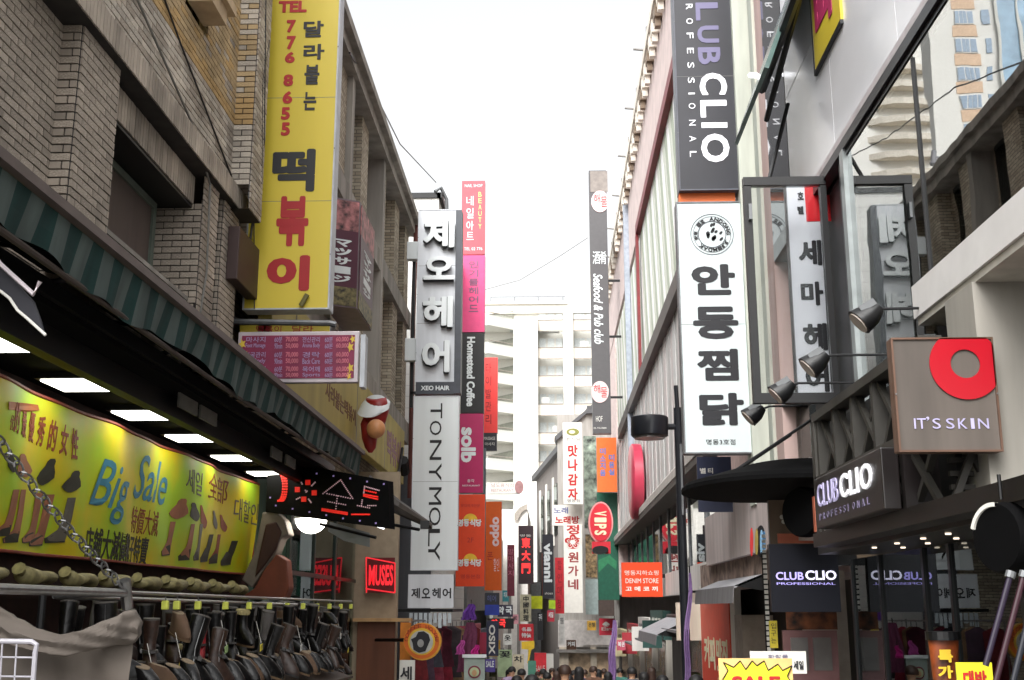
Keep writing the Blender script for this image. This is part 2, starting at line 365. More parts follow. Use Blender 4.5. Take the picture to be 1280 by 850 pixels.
# yellow fascia of the rice cake restaurant
fa = T('fascia_sign', 'long faded yellow shop fascia with small writing above the far end of the awning', 'sign', (-3.3, 19, 4.3))
f1 = Fr((-3.25, 12.9, 4.3), AY, AZ)
P(fa, 'panel', MB().box(-3.42,-3.25,12.9,25.2,4.35,5.52), mat('faded_yellow_panel', (176,160,84), .6, var=.16, scale=2, streak=True), bev=.01)
P(fa, 'panel_joint', MB().box(-3.251,-3.246,18.9,18.93,4.36,5.51).box(-3.251,-3.246,22.2,22.24,4.36,5.51), CONC)
mb = MB(); text(mb, f1, '사라붙는떡볶이', 3.3, .35, 5.9, .62, bold=.01); P(fa, 'lettering', mb, mat('faded_brown_ink', (120,80,50)))
mb = MB(); text(mb, f1, '떡볶이', 9.6, .25, 11.7, .9, bold=.02); P(fa, 'lettering', mb, mat('faded_violet_ink', (150,110,120)))
mb = MB()
for a in (1.2, 2.6, 3.8, 4.3): P(fa, 'grime_streak', MB().prism([f1.at(a,.95+.1*(a%1),.002), f1.at(a+.1,.95,.002), f1.at(a+.06,1.2,.002)], f1.n*.003), mat('grime', (96,88,62)))
# 3d chef shaped ornament
ch = T('chef_ornament', 'rounded red figure with white cap and tan ball jutting out of the yellow fascia', 'ornament', UY(465, 565, 18.8))
def ball(c, rx, ry, rz, a0=0, a1=math.pi, n=20, m=10):
    mb = MB(); c = Vector(c); secs = []
    for i in range(m+1):
        t = a0+(a1-a0)*i/m; secs.append((c+AZ*rz*math.cos(t), AX*max(rx*math.sin(t), .001), AY*max(ry*math.sin(t), .001)))
    return mb.loft(secs, n)
cc = UY(470, 500, 18.8)
RD = mat('glossy_red_plastic', (150,36,34), .35)
def leanloft(pts, n=18):
    return MB().loft([(UY(x, y, Y), AX*rx, AY*rx*.8+AZ*tz) for x, y, Y, rx, tz in pts], n)
P(ch, 'head', leanloft([(468,540,18.8,.02,0),(470,530,18.8,.15,0),(472,515,18.8,.19,.02),(472,505,18.8,.19,.03),(470,498,18.8,.17,.06)]), RD, True)
P(ch, 'cap', leanloft([(455,518,18.6,.03,0),(462,515,18.7,.20,.12),(468,510,18.75,.25,.13),(470,504,18.8,.24,.13),(469,499,18.8,.16,.10),(468,497,18.8,.02,0)]), WHITE, True)
P(ch, 'face_ball', ball(UY(470,536,18.55), .155,.15,.16), mat('tan_plastic', (214,150,100), .4), True)
P(ch, 'body', leanloft([(463,566,18.8,.03,0),(463,560,18.8,.09,0),(462,548,18.8,.13,0),(458,530,18.8,.10,0),(457,520,18.8,.03,0)]), RD, True)
# third left building, pale tiled
B3 = T('pale_building', 'white tiled building with black roof edge behind the white hair shop sign', 'building', (-4, 33, -1))
q = MB().box(-12,-3.0,29.5,44,-2,12.6); P(B3, 'wall', q, brickmat('white_tiles', (226,226,222), (216,216,212), (190,190,190), .45, .3))
P(B3, 'parapet', MB().box(-12,-2.95,29.45,29.6,12.6,12.75).box(-3.05,-2.9,29.45,44,12.6,12.75), DKMET)
P(B3, 'parapet_pipe', MB().tube([(-3.1,29.4,12.75),(-2.95,29.5,12.9),(-2.8,29.6,12.6),(-2.75,29.7,11.2)], .05), GALV)
B4 = T('grey_building', 'plain grey building hidden behind the row of tall pink and orange signs', 'building', (-4, 50, -3))
P(B4, 'wall', MB().box(-12,-3.3,44,57,-4,9.5), mat('grey_render', (168,164,160), .8, streak=True))
# dark slate strip and panel next to TONY sign
pn = T('side_wall_panel', 'grey painted wall strip with hanging black cable between yellow fascia and white sign', 'wall', (-3.2, 27.4, -1))
P(pn, 'panel', MB().box(-4.4,-2.85,27.4,27.55,-1.5,4.9), mat('slate_grey_render', (98,102,108), .7, streak=True))
P(pn, 'red_shutter', MB().box(-3.2,-2.9,27.3,27.395,3.6,6.4), mat('orange_red_metal', (196,66,40), .6, streak=True))
P(pn, 'cable', MB().tube([UX(503,560,-3.2), UX(501,575,-3.2), UX(498,590,-3.2), UX(490,603,-3.2)], .03).tube([UX(503,575,-3.2), UX(505,590,-3.2)], .13), BLACK)
# ================================================================ shoe shop awning
AW = T('striped_awning', 'long teal and grey striped awning along the brick building over the shoe shop', 'awning', (-2.6, 10, 3.5))
tl = mat('teal_canvas', (8,52,50), .85, var=.3, scale=5, bump=.3, streak=True); gy = mat('grey_canvas', (80,92,90), .85, var=.3, scale=5, bump=.3, streak=True)
y = 3.6; i = 0
def vpt(yy, t):
    sag = .035*math.sin(yy*2.1)+.02*math.sin(yy*7.3+1)
    return Vector((-2.6-.05*t+.018*math.sin(yy*9)*t, yy, 3.74-t*(.25+sag*.9*t)))
while y < 15.6:   # one canvas strip per stripe
    yb = min(y+.16, 15.6); q = MB()
    for s_ in range(3):
        ya, yc = y+(yb-y)*s_/3, y+(yb-y)*(s_+1)/3
        for t in (0, .5): q.quad(vpt(ya,t), vpt(yc,t), vpt(yc,t+.5), vpt(ya,t+.5))
    P(AW, 'valance_strip', q, (tl, gy)[i % 2], True); y = yb; i += 1
P(AW, 'front_rail', MB().box(-2.62,-2.55,3.6,15.62,3.745,3.80), mat('pinkish_grey_rail', (96,84,80), .5, metal=.3))
P(AW, 'top_rail', MB().box(-2.68,-2.62,3.6,15.62,3.79,3.835), mat('dark_green_rail', (40,62,58), .5))
P(AW, 'roof_sheet', MB().prism([(-2.68,3.6,3.80),(-2.68,15.6,3.80),(-3.6,15.6,4.06),(-3.6,3.6,4.06)], (0,0,-.02)), mat('dark_green_canvas', (8,20,19), .95, spec=.1))
for yy in (4.6, 6.6, 8.6, 10.6, 12.6, 14.6):
    P(AW, 'support_arm', MB().tube([(-3.5,yy,3.5),(-2.66,yy,3.72)], .02).tube([(-3.5,yy,3.9),(-2.66,yy,3.74)], .015), DKMET)
P(AW, 'edge_roll', MB().tube([(-2.66,3.6,3.5),(-2.68,9,3.46),(-2.66,15.5,3.48)], .02), mat('dark_brown_hem', (58,48,42)))
# ================================================================ shoe shop
SH = T('shoe_shop', 'open fronted dark shoe shop interior under the striped awning', 'shop', (-4, 10, -.2))
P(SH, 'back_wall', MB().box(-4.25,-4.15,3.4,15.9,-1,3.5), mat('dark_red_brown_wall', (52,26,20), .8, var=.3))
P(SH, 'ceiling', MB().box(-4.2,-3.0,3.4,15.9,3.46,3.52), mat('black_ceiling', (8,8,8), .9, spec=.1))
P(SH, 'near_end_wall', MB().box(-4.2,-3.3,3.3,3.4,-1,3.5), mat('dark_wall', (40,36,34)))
P(SH, 'ceiling_beam', MB().box(-3.3,-3.2,3.6,15.8,3.28,3.46).box(-3.02,-2.96,3.6,15.6,3.5,3.6), DKMET)
for yy in (9.35, 9.95, 12.6, 13.3):
    P(SH, 'transom_pane', MB().box(-3.12,-3.10,yy,yy+.5,3.34,3.52), mat('dim_grey_pane', (118,116,110), .5))
EM = mat('lit_diffuser', (255,252,240), .5, var=.02, emit=3.2)
LN = ['nearest, at the left edge of the photo', 'second from the left', 'third from the left', 'fourth from the left', 'fifth from the left', 'sixth from the left', 'farthest, beside the end of the yellow banner']
for i, yy in enumerate((7.05, 8.5, 9.95, 11.4, 13.0, 14.6)):
    lt = T('ceiling_light', 'lit square white ceiling light under the awning, '+LN[i], 'light', (-3.67, yy+.22, 3.44), 'square lights in the shoe shop ceiling')
    P(lt, 'frame', MB().box(-3.95,-3.40,yy-.03,yy+.48,3.41,3.46), DKMET); P(lt, 'diffuser', MB().box(-3.91,-3.44,yy,yy+.45,3.395,3.409), EM)
# ---- the yellow banner
BN = T('shop_banner', 'long yellow and lime banner with shoe pictures and Big Sale writing over the shoe racks', 'banner', (-4, 11, 2.1))
fb = Fr((-4.0, 0, 0), AY, AZ)
def wav(a, b): t = (b-2.1)/1.2; return AX*(.03*math.sin(a*2.6)+.015*math.sin(a*6+b*3)+.02*math.sin(b*2.5))
q = MB(); NA, NB = 110, 10
for i in range(NA+1):
    for j in range(NB+1):
        a = 5.6+(15.45-5.6)*i/NA; top = 3.32; bot = 2.10+.03*(a-5.6)/10
        b = bot+(top-bot)*j/NB; q.v.append(fb.at(a, b)+wav(a, b))
for i in range(NA):
    for j in range(NB): k = i*(NB+1)+j; q.f.append((k, k+NB+1, k+NB+2, k+1))
m = mat('banner_print', (214,202,30), .55, var=.05, scale=1)
n_ = m.node_tree; r_ = [x for x in n_.nodes if x.type == 'VALTORGB'][0]; r_.color_ramp.elements[0].color = lin((222,200,10))+(1,); r_.color_ramp.elements[1].color = lin((176,214,40))+(1,)
r_.color_ramp.elements[0].position = .42; r_.color_ramp.elements[1].position = .6
[x for x in n_.nodes if x.type == 'TEX_NOISE'][0].inputs['Scale'].default_value = .9
P(BN, 'cloth', q, m, True)
P(BN, 'border', MB().tube([fb.at(5.6+i*.2, 3.325)+wav(5.6+i*.2, 3.32) for i in range(50)], .016, 6).tube([fb.at(5.6+i*.2, 2.10+.003*i*.2)+wav(5.6+i*.2, 2.1) for i in range(50)], .014, 6).tube([fb.at(15.45, 2.1), fb.at(15.45, 3.3)], .02, 6), mat('maroon_border', (140,60,44)))
RB = mat('red_brown_print', (150,70,40)); BLp = mat('blue_print', (70,140,170)); BLk = mat('dark_olive_print', (50,50,38)); SKP = mat('skin_print', (170,110,80)); GYp = mat('grey_print', (110,105,95))
def btxt(s, box, m, **k): mb = MB(); tpx(mb, fb, s, box, warp=wav, d=.002, lift=.004, **k); P(BN, 'lettering', mb, m)
for i, c_ in enumerate('的最優秀的女性'): 
    x = 8+i*13; btxt(c_, (x, 505+i*5.5, x+12, 540+i*5.5), RB, bold=.01)
btxt('Big', (108,585,160,650), BLp, bold=.006, shear=.4); btxt('Sale', (166,580,212,622), BLp, bold=.006, shear=.4)
btxt('店鋪大減價靴子特賣', (104,672,190,697), BLk, bold=.01)
btxt('特價大減', (165,640,200,665), RB); btxt('세일', (226,592,250,614), GYp); btxt('全部', (256,600,286,622), RB); btxt('대할인', (290,630,318,650), GYp)
def bpoly(pts, m, name='printed_shoe'):
    mb = MB(); qq = [fb.hit(*p) for p in pts]; mb.prism([fb.at(a,b,.005)+wav(a,b) for a, b in qq], AX*.002); P(BN, name, mb, m)
def sole(cx, cy, w, h, m, t=.25):
    bpoly([(cx+w*(.5+.18*math.sin(3*a))*math.cos(a)+t*h*.5*math.sin(a), cy+h*.5*math.sin(a)) for a in [2*math.pi*i/14 for i in range(14)]], m)
sole(28,582,22,30,SKP); sole(62,590,16,34,BLk,-.3); sole(90,602,18,28,BLk,-.3); sole(7,576,10,30,BLk); sole(222,636,14,26,SKP,-.2); sole(238,640,13,24,BLk); sole(252,646,7,30,RB); sole(268,650,6,24,GYp); sole(281,654,6,22,RB)
def legp(x, y0, y1, m1, lean=-10, w=9):
    bpoly([(x,y0),(x+w,y0),(x+w-1+lean*.3,(y0+y1)/2),(x+w+lean*.8,y1-8),(x+w+lean,y1),(x+lean*1.9,y1+2),(x+lean*2,y1-3),(x+lean*.8,y1-14),(x-1+lean*.3,(y0+y1)/2)], m1, 'printed_leg')
    bpoly([(x+w+lean*.85,y1-12),(x+w+lean,y1+2),(x+lean*2,y1+3),(x+lean*2.1,y1-3),(x+lean*1.2,y1-8)], BLk, 'printed_shoe')
for x, y0, y1, mm in ((12,612,668,SKP),(24,612,676,SKP),(50,616,676,SKP),(62,618,680,SKP),(84,622,676,GYp)): legp(x, y0, y1, mm)
for x, y0, y1, mm in ((214,652,692,SKP),(233,655,698,SKP),(248,655,698,GYp),(262,668,700,BLk),(274,668,702,RB),(290,676,704,BLk)): legp(x, y0, y1, mm, -5, 5)
bpoly([(0,502),(30,504),(48,506),(50,513),(30,515),(0,512)], mat('orange_brown_print', (170,92,30)), 'printed_strip')
btxt('优', (2,520,9,537), RB)
# rolled leather shapes at the end of the banner
RL = T('leather_roll', 'rounded grey and rust brown leather covered form at the right end of the yellow banner', 'display', (-3.7, 14.6, 1.9))
fr = Fr((0, 14.9, 0), AX, AZ)
def slab(pts, m, Y, t, nm):
    f = Fr((0,Y,0), AX, AZ); qq = [f.hit(*p) for p in pts]; mb = MB().prism([f.at(a,b) for a, b in qq], AY*t); P(RL, nm, mb, m, bev=.02)
slab([(302,725),(318,690),(328,640),(345,640),(356,650),(361,668),(352,672),(345,690),(330,712),(315,735)], mat('grey_brown_leather', (132,122,112), .7), 14.9, .35, 'grey_hide')
slab([(332,655),(345,652),(352,665),(346,685),(332,705),(318,722),(322,700)], mat('dark_leather', (60,30,22), .6), 14.86, .04, 'dark_hide')
slab([(318,735),(330,712),(346,692),(358,700),(361,735),(356,748),(300,748)], mat('rust_leather', (120,58,36), .6), 14.8, .3, 'rust_hide')
# ---- led sign
LD = T('led_sign', 'black dot matrix sign with red glowing flower, triangle and script hanging under the awning end', 'sign', (-2.9, 14.3, 2.7))
c00, c10, c01, c11 = UY(333,640,14.9), UY(487,662,14.1), UY(336,574,14.9), UY(484,601,14.1)
fl = Fr(c00, Vector((c10.x-c00.x, c10.y-c00.y, 0)), AZ)
P(LD, 'cabinet', polypx(MB(), fl, [(332,640),(487,661),(485,601),(335,573)], -.12, 0), mat('black_plastic', (5,5,8), .7, spec=.15))
LR = mat('red_led', (255,50,40), emit=.12, var=0); LW = mat('white_led', (220,180,190), emit=.1, var=0)
def dots(pts, m, r=.011, nm='led'):
    mb = MB()
    for x, y in pts: a, b = fl.hit(x, y); mb.obox(fl.at(a,b,.004), fl.u*r*.75, fl.v*r*.75, fl.n*.004)
    P(LD, nm, mb, m)
def line(p, q, n): return [(p[0]+(q[0]-p[0])*i/n, p[1]+(q[1]-p[1])*i/n) for i in range(n+1)]
dots([(352+6*math.sin(t)+dx, 608+18*-math.cos(t)) for t in [i*math.pi/16 for i in range(17)] for dx in (-4,-1.5,1)], LR, .016, 'red_led_arc')
dots([p for cx, cy in ((385,603),(372,612),(393,616),(380,624)) for p in [(cx+dx,cy+dy) for dx in (-2,0,2) for dy in (-2,0,2)]], LR, .016, 'red_led_flower')
dots([(382,613),(384,614),(383,615)]+line((375,600),(378,605),3)+line((394,603),(390,607),3)+line((371,624),(375,622),2)+line((386,624),(389,628),3), LW, .011, 'white_led_flower')
dots(line((404,617),(426,600),12)+line((426,600),(441,623),12)+line((409,617),(438,623),10)+line((422,620),(420,636),5)+line((410,627),(432,631),8), LW, .009, 'white_led_character')
dots(line((456,608),(474,613),9)+line((456,608),(455,616),4)+line((453,625),(452,632),3)+line((447,632),(462,635),6)+line((460,632),(470,632),4), LW, .009, 'white_led_script')
dots(line((403,636),(434,641),16)+line((403,638),(434,643),16)+line((440,643),(462,643),12)+line((455,618),(472,621),9)+line((455,620),(472,624),9)+line((456,613),(470,616),6), LR, .012, 'red_led_script')
dots([(356,584),(376,588),(396,592),(417,595),(438,598),(459,602),(480,605),(338,622),(345,632),(366,636),(387,640),(408,644),(429,648),(450,651),(470,654)], mat('violet_led', (150,130,190), emit=.2, var=0), .013, 'border_led')
# round lamp below it
lp = T('dome_lamp', 'glowing white half round lamp under the dot matrix sign', 'light', UY(389,668,15.2))
P(lp, 'shade', ball(UY(389,648,15.2), .21,.21,.2, math.pi/2, math.pi), mat('lamp_glow', (255,250,238), emit=5, var=0), True)
P(lp, 'rim', MB().tube([UY(389,648,15.2)+AZ*.02, UY(389,648,15.2)+AZ*-.01], .22, 20), WHITE)
# folded awning arm
fa2 = T('folded_awning', 'dark folded awning cassette ending in a point beside the dot matrix sign', 'awning', UY(480, 640, 14.6))
P(fa2, 'cassette', MB().loft([(UY(462,610,14.9), AX*.02+AZ*-.0+AY*.12, AZ*.17), (UY(500,635,14.7), AY*.1, AZ*.10), (UY(540,658,14.4), AY*.05, AZ*.04)], 8), mat('dark_brown_metal', (52,44,38), .5))
P(fa2, 'end_bracket', MB().box(-1.63,-1.52,14.35,14.45,2.66,2.76), DKMET)
P(fa2, 'arm', MB().tube([UY(430,640,15), UY(470,652,14.8), UY(524,662,14.5)], .02).tube([UY(400,655,15), UY(470,672,14.8)], .02), DKMET)
P(fa2, 'fluorescent_tube', MB().tube([UY(456,652,14.8), UY(480,660,14.7)], .018), mat('tube_glow', (245,245,250), emit=2, var=0))
P(fa2, 'canvas_edge', MB().prism([UY(412,652,15.1), UY(462,666,15.0), UY(462,684,15.0), UY(430,676,15.1), UY(410,664,15.1)], AY*.03), mat('silver_tarp', (128,132,134), .5))
# ---- glass front beyond the shoe shop
GF = T('glazed_shop', 'greenish glass shop front with pale ribbed curtain beyond the banner', 'shop', (-3.7, 18, -1))
P(GF, 'back_wall', MB().box(-4.2,-4.1,15.9,21.5,-2,4), mat('green_grey_interior', (96,120,108), .8, streak=True))
P(GF, 'ribbed_curtain', MB().add([(-3.95+.03*(i%2), 15.9+i*.06, z) for i in range(92) for z in (-1.2, 2.15)], [(2*i,2*i+2,2*i+3,2*i+1) for i in range(91)]), mat('pale_blue_grey_curtain', (140,152,152), .7))
P(GF, 'green_poster', MB().box(-3.98,-3.94,16.6,17.7,2.3,2.9), mat('mint_poster', (130,190,160)))
fg = P(GF, 'frame', MB().box(-3.66,-3.6,15.9,21.4,2.15,2.21).box(-3.66,-3.6,15.9,21.4,3.3,3.6).box(-3.66,-3.6,19.3,19.45,-1,3.4).box(-3.66,-3.6,15.9,16,-1,3.4).box(-3.66,-3.6,17.6,17.66,-1,3.4), mat('dark_green_frame', (34,52,46), .4))
P(GF, 'glass', MB().box(-3.635,-3.625,15.95,21.4,-1,3.3), GLASSC)
TW = T('tan_wall', 'tan rendered wall carrying the red neon sign', 'wall', (-3.2, 21.5, -1))
P(TW, 'render', MB().box(-5,-2.85,21.5,21.7,-1.2,4.2), mat('tan_render', (176,160,136), .8, var=.1))
P(TW, 'ledge', MB().box(-3.6,-2.55,21.2,21.5,1.46,1.52), mat('tan_wood', (200,160,110), .5))
P(TW, 'lower_panel', MB().box(-3.55,-2.86,21.42,21.5,-1.2,1.46), mat('orange_wood', (120,72,48), .5, streak=True))
NE = T('neon_sign', 'glowing red framed neon sign on the tan wall', 'sign', UY(476,740,21.3))
fn = Fr((0,21.3,0), AX, AZ); NR = mat('neon_red', (255,48,60), emit=.3, var=0)
P(NE, 'backing', rectpx(MB(), fn, 458,697,494,741, .02), mat('dark_red_acrylic', (110,20,26), .3))
mb = MB(); tpx(mb, fn, 'MUSES', (461,706,492,732), bold=.03, lift=.03); P(NE, 'lettering', mb, NR)
mb = MB()
for a, b, c, d in ((458,697,494,704),(458,736,494,741),(458,697,458.5,741),(494,704,494,741)):
    p, r = fn.hit(a,b), fn.hit(c,d); mb.tube([fn.at(*p,.04), fn.at(*r,.04)], .012, 6)
P(NE, 'neon_tube', mb, NR)
# round orange sign
RO = T('round_sign', 'round orange and yellow sign with dark grey portrait of a capped head', 'sign', UY(528, 826, 20))
fo = Fr((0,20,0), AX, AZ)
def E_(nm, cx, cy, rx, ry, m, l, d=.006): P(RO, nm, ellpx(MB(), fo, cx, cy, rx, ry, d, l), m)
E_('drum', 528,802,23.5,23.5, mat('amber_rim', (226,160,40), .4), -.15, .15); E_('outer_ring', 527,801.5,22,22, mat('orange_print', (226,110,30)), .002); E_('inner_ring', 527,802,17,17, mat('yellow_print', (232,190,60)), .01)
E_('medallion', 527,802.5,14.5,14.5, mat('pale_grey_print', (190,190,185)), .018)
mb = MB(); polypx(mb, fo, [(517,812),(516,804),(514,799),(520,796),(523,790),(530,789),(536,793),(538,800),(535,807),(532,814),(524,816)], .004, .026); P(RO, 'portrait', mb, INK)
mb = MB(); ellpx(mb, fo, 526,804,4,5, .004, .031); P(RO, 'portrait_face', mb, mat('light_grey_print', (160,160,158)))
mb = MB()
for i, c_ in enumerate('COFFEE HOUSE'):
    t = math.pi*(.95-.9*i/11)
    if c_ != ' ': tpx(mb, fo, c_, (527+19.5*math.cos(t)-2.2, 802-19.5*math.sin(t)-2.5, 527+19.5*math.cos(t)+2.2, 802-19.5*math.sin(t)+2.5), lift=.012)
P(RO, 'lettering', mb, mat('brown_red_print', (150,50,20)))
P(RO, 'bracket', MB().tube([UY(505,800,20.1), UY(470,800,21.3)], .03), DKMET)
OB = T('orange_board', 'plain orange board behind the round portrait sign', 'sign', UY(512,800,20.6)); P(OB, 'panel', rectpx(MB(), Fr((0,20.6,0),AX,AZ), 500,778,514,826,.05), mat('amber_board', (214,130,40)))
WB = T('board_sign', 'small grey white board reading one dark Korean syllable at the frame bottom', 'sign', UY(508,852,17)); fw = Fr((0,17,0),AX,AZ)
P(WB, 'panel', rectpx(MB(), fw, 499,825,519,870,.04), OFFW); letters(WB, Fr((0,16.95,0),AX,AZ), [('세', (500,833,515,850), INK, {'bold':.02})])
# ================================================================ upright street signs on the left
def vsign(label, x0, y0, x1, y1, Y, t, face, items=(), side=GALV, group=None, cat='sign', name='projecting_sign', border=0, fm=None, strips=(), br=(), wallx=None):
    ym = (y0+y1)/2; a, b = UY(x0, ym, Y), UY(x1, ym, Y); z0, z1 = UY((x0+x1)/2, y1, Y).z, UY((x0+x1)/2, y0, Y).z
    r = T(name, label, cat, ((a.x+b.x)/2, Y+t/2, z0), group); f = Fr((0, Y, 0), AX, AZ)
    P(r, 'cabinet', MB().box(a.x, b.x, Y+.012, Y+t, z0, z1), side, bev=.008)
    P(r, 'panel', MB().box(a.x+border, b.x-border, Y, Y+.0115, z0+border, z1-border), face)
    for s in strips:   # (y0, y1, mat, name) coloured sections of one board
        zz = [UY((x0+x1)/2, v, Y).z for v in s[:2]]
        P(r, s[3] if len(s) > 3 else 'panel', MB().box(a.x+border, b.x-border, Y-.006, Y-.0005, zz[1], zz[0]), s[2])
        f = Fr((0, Y-.006, 0), AX, AZ)
    if x1-x0 > 40 and y1-y0 > 90:
        w_ = min(.018, (b.x-a.x)*.02); tb = MB()
        for q_ in ((a.x,a.x+w_,z0,z1), (b.x-w_,b.x,z0,z1), (a.x+w_,b.x-w_,z0,z0+w_), (a.x+w_,b.x-w_,z1-w_,z1)): tb.box(q_[0],q_[1],Y-.012,Y+.014,q_[2],q_[3])
        P(r, 'edge_trim', tb, side)
        n_ = max(1, int((z1-z0)/1.3))
        for k_ in range(1, n_): P(r, 'panel_seam', MB().box(a.x+w_, b.x-w_, Y-.0012, Y+.001, z0+(z1-z0)*k_/n_, z0+(z1-z0)*k_/n_+.006), mat('seam_grey', (120,120,118), .8))  # thin grey joint lines between the acrylic panels
        for k_ in range(n_):
            for x_ in (a.x+w_*.5, b.x-w_*.5): P(r, 'screw', MB().tube([(x_, Y-.018, z0+(z1-z0)*(k_+.5)/n_), (x_, Y-.01, z0+(z1-z0)*(k_+.5)/n_)], w_*.45, 6), GALV)
    letters(r, f, items)
    if wallx is not None:
        for py in br:
            z = UY((x0+x1)/2, py, Y).z; e = (b.x, wallx) if wallx > b.x else (wallx, a.x)
            P(r, 'bracket', MB().box(e[0], e[1], Y+t*.3, Y+t*.3+.06, z-.05, z+.05), DKMET)
    return r, f
YEL = mat('yellow_acrylic', (212,190,62), .38, var=.04, scale=1.5, streak=True)
R_ = dict(bold=.06); K_ = dict(bold=.03)
ysg, fy = vsign('tall yellow sign with red and black brush lettering and phone number on the brick corner', 317,-120,421,387, 12.6, .24, YEL,
  [('TEL',(348,1,384,16),REDI,R_),('7',(358,25,370,41),REDI,R_),('7',(358,45,370,62),REDI,R_),('6',(356,65,369,79),REDI,R_),('8',(354,93,367,108),REDI,R_),('6',(353,114,366,130),REDI,R_),('5',(351,134,363,150),REDI,R_),('5',(351,153,363,170),REDI,R_),
   ('달',(379,26,405,47),INK,K_),('라',(379,55,406,75),INK,K_),('붙',(380,81,400,106),INK,K_),('는',(379,115,396,138),INK,K_),
   ('떡',(339,186,395,240),INK,dict(bold=.05)),('볶',(344,245,387,308),mat('crimson_ink',(166,22,30),.5,var=.04),dict(bold=.05)),('이',(332,319,388,364),MATS['crimson_ink'],dict(bold=.075))], side=mat('pale_blue_grey_trim', (186,190,196), .4), border=.012)
P(ysg, 'bottom_bracket', MB().tube([UY(285,402,12.5), UY(412,404,12.5), UY(420,406,12.5)], .035).tube([UY(285,392,12.9), UY(300,402,12.5)], .02), GALV)
P(ysg, 'cord', MB().tube([UY(318,-40,12.58), UY(317,120,12.58), UY(318,386,12.58)], .006), INK)
P(ysg, 'hinge_spring', MB().tube([UY(376,382,12.56), UY(384,368,12.56)], .03), mat('olive_metal', (110,104,60)))
# lower yellow strip below it
vsign('narrow yellow strip board with red marks below the tall yellow sign', 300,406,412,416, 12.9, .1, YEL, [('떡볶이',(320,407,352,416),REDI,{}),('달라',(365,407,392,416),REDI,{})])
# pink menu board
PK = mat('magenta_print', (122,14,62), .5, var=.12); PKL = mat('pink_print', (196,104,120), .5); LAV = mat('lavender_print', (160,142,182), .5); GOLD = mat('gold_print', (206,176,50), .5)
mn, fm = vsign('magenta menu board with rows of small lavender and pink writing in a grey frame', 296,414,448,478, 11.9, .09, PK, side=mat('pinkish_steel', (186,176,180), .35, metal=.3), border=.045, name='menu_board')
rows = ((421,428),(429,436),(440,447),(448,455),(458,465),(466,472))
W1 = ['마사지','Foot Massage','얼굴관리','Full Body','발관리','Oil Course']; W2 = ['전신관리','Aroma Body','경락','Back Care','목어깨','Sports']
for i, (a, b) in enumerate(rows):
    it = [(W1[i], (308-i*1,a,332,b), LAV, {}), ('60분' if i%2==0 else '90min', (343,a,353,b), LAV, {}), ('50,000' if i%2 else '70,000', (357,a,373,b), PKL, {'bold':.02}), (W2[i], (378,a,400,b), LAV, {}), ('60분', (406,a,416,b), LAV, {}), ('60,000', (420,a,436,b), PKL, {'bold':.02})]
    letters(mn, fm, it)
mb = MB()
for x, y, s_ in ((303,430,1),(306,442,.8),(438,434,1),(441,424,.8),(438,460,1),(436,470,.8)):
    polypx(mb, fm, [(x+s_*(5 if k%2 else 2.2)*math.cos(k*math.pi/5), y+s_*(7 if k%2 else 3)*math.sin(k*math.pi/5)) for k in range(10)])
P(mn, 'flower_print', mb, GOLD)
P(mn, 'end_post', MB().box(-2.02,-1.97,11.86,12.02,3.98,4.55), mat('pale_blue_grey_trim'))
# massage lightbox
MS = T('projecting_sign', 'purple box sign with white katakana on two faces beside the yellow sign', 'sign', (-3.0, 17, 6.2))
mz = mat('plum_acrylic', (74,16,42), .4, var=.06)
c0, c1, c2 = UX(441,300,-2.85), UX(462,300,-2.85), None
y0_, y1_ = 16.3, 17.7; zt, zb = UX(441,232,-2.85).z, UX(441,378,-2.85).z
P(MS, 'cabinet', MB().prism([(-3.3,y0_-.25,zb), (-2.85,y0_,zb), (-2.85,y1_,zb), (-3.3,y1_,zb)], (0,0,zt-zb)), mat('tarnished_trim', (118,104,110), .4, metal=.3))
fs1 = Fr((-2.846, y0_+.06, zb), AY, AZ); fs2 = Fr(Vector((-3.3,y0_-.254,zb)), Vector((.45,.25,0)), AZ)
h_ = zt-zb
for f_, w_ in ((fs1, y1_-y0_-.12), (fs2, .5)):
    P(MS, 'panel', MB().prism([f_.at(.02,.3), f_.at(w_,.3), f_.at(w_,h_-.5), f_.at(.02,h_-.5)], f_.n*.012), mz)
    P(MS, 'photo_panel', MB().prism([f_.at(.02,h_-.5), f_.at(w_,h_-.5), f_.at(w_,h_-.03), f_.at(.02,h_-.03)], f_.n*.012), mat('blurred_photo_print', (170,110,110), .5, var=.9, scale=9))
    P(MS, 'flower_strip', MB().prism([f_.at(.02,.02), f_.at(w_,.02), f_.at(w_,.3), f_.at(.02,.3)], f_.n*.012), mat('flower_photo_print', (120,110,70), .5, var=.9, scale=14))
    for i, c_ in enumerate('マッサージ'):
        mb = MB(); b = .36+(h_-.98)*(4-i)/5
        text(mb, f_, c_, w_*.25, b, w_*.8, b+(h_-.98)/5*.82, bold=.05, lift=.013, d=.004, rot=(c_ == 'ー')); P(MS, 'letter', mb, WHITE)
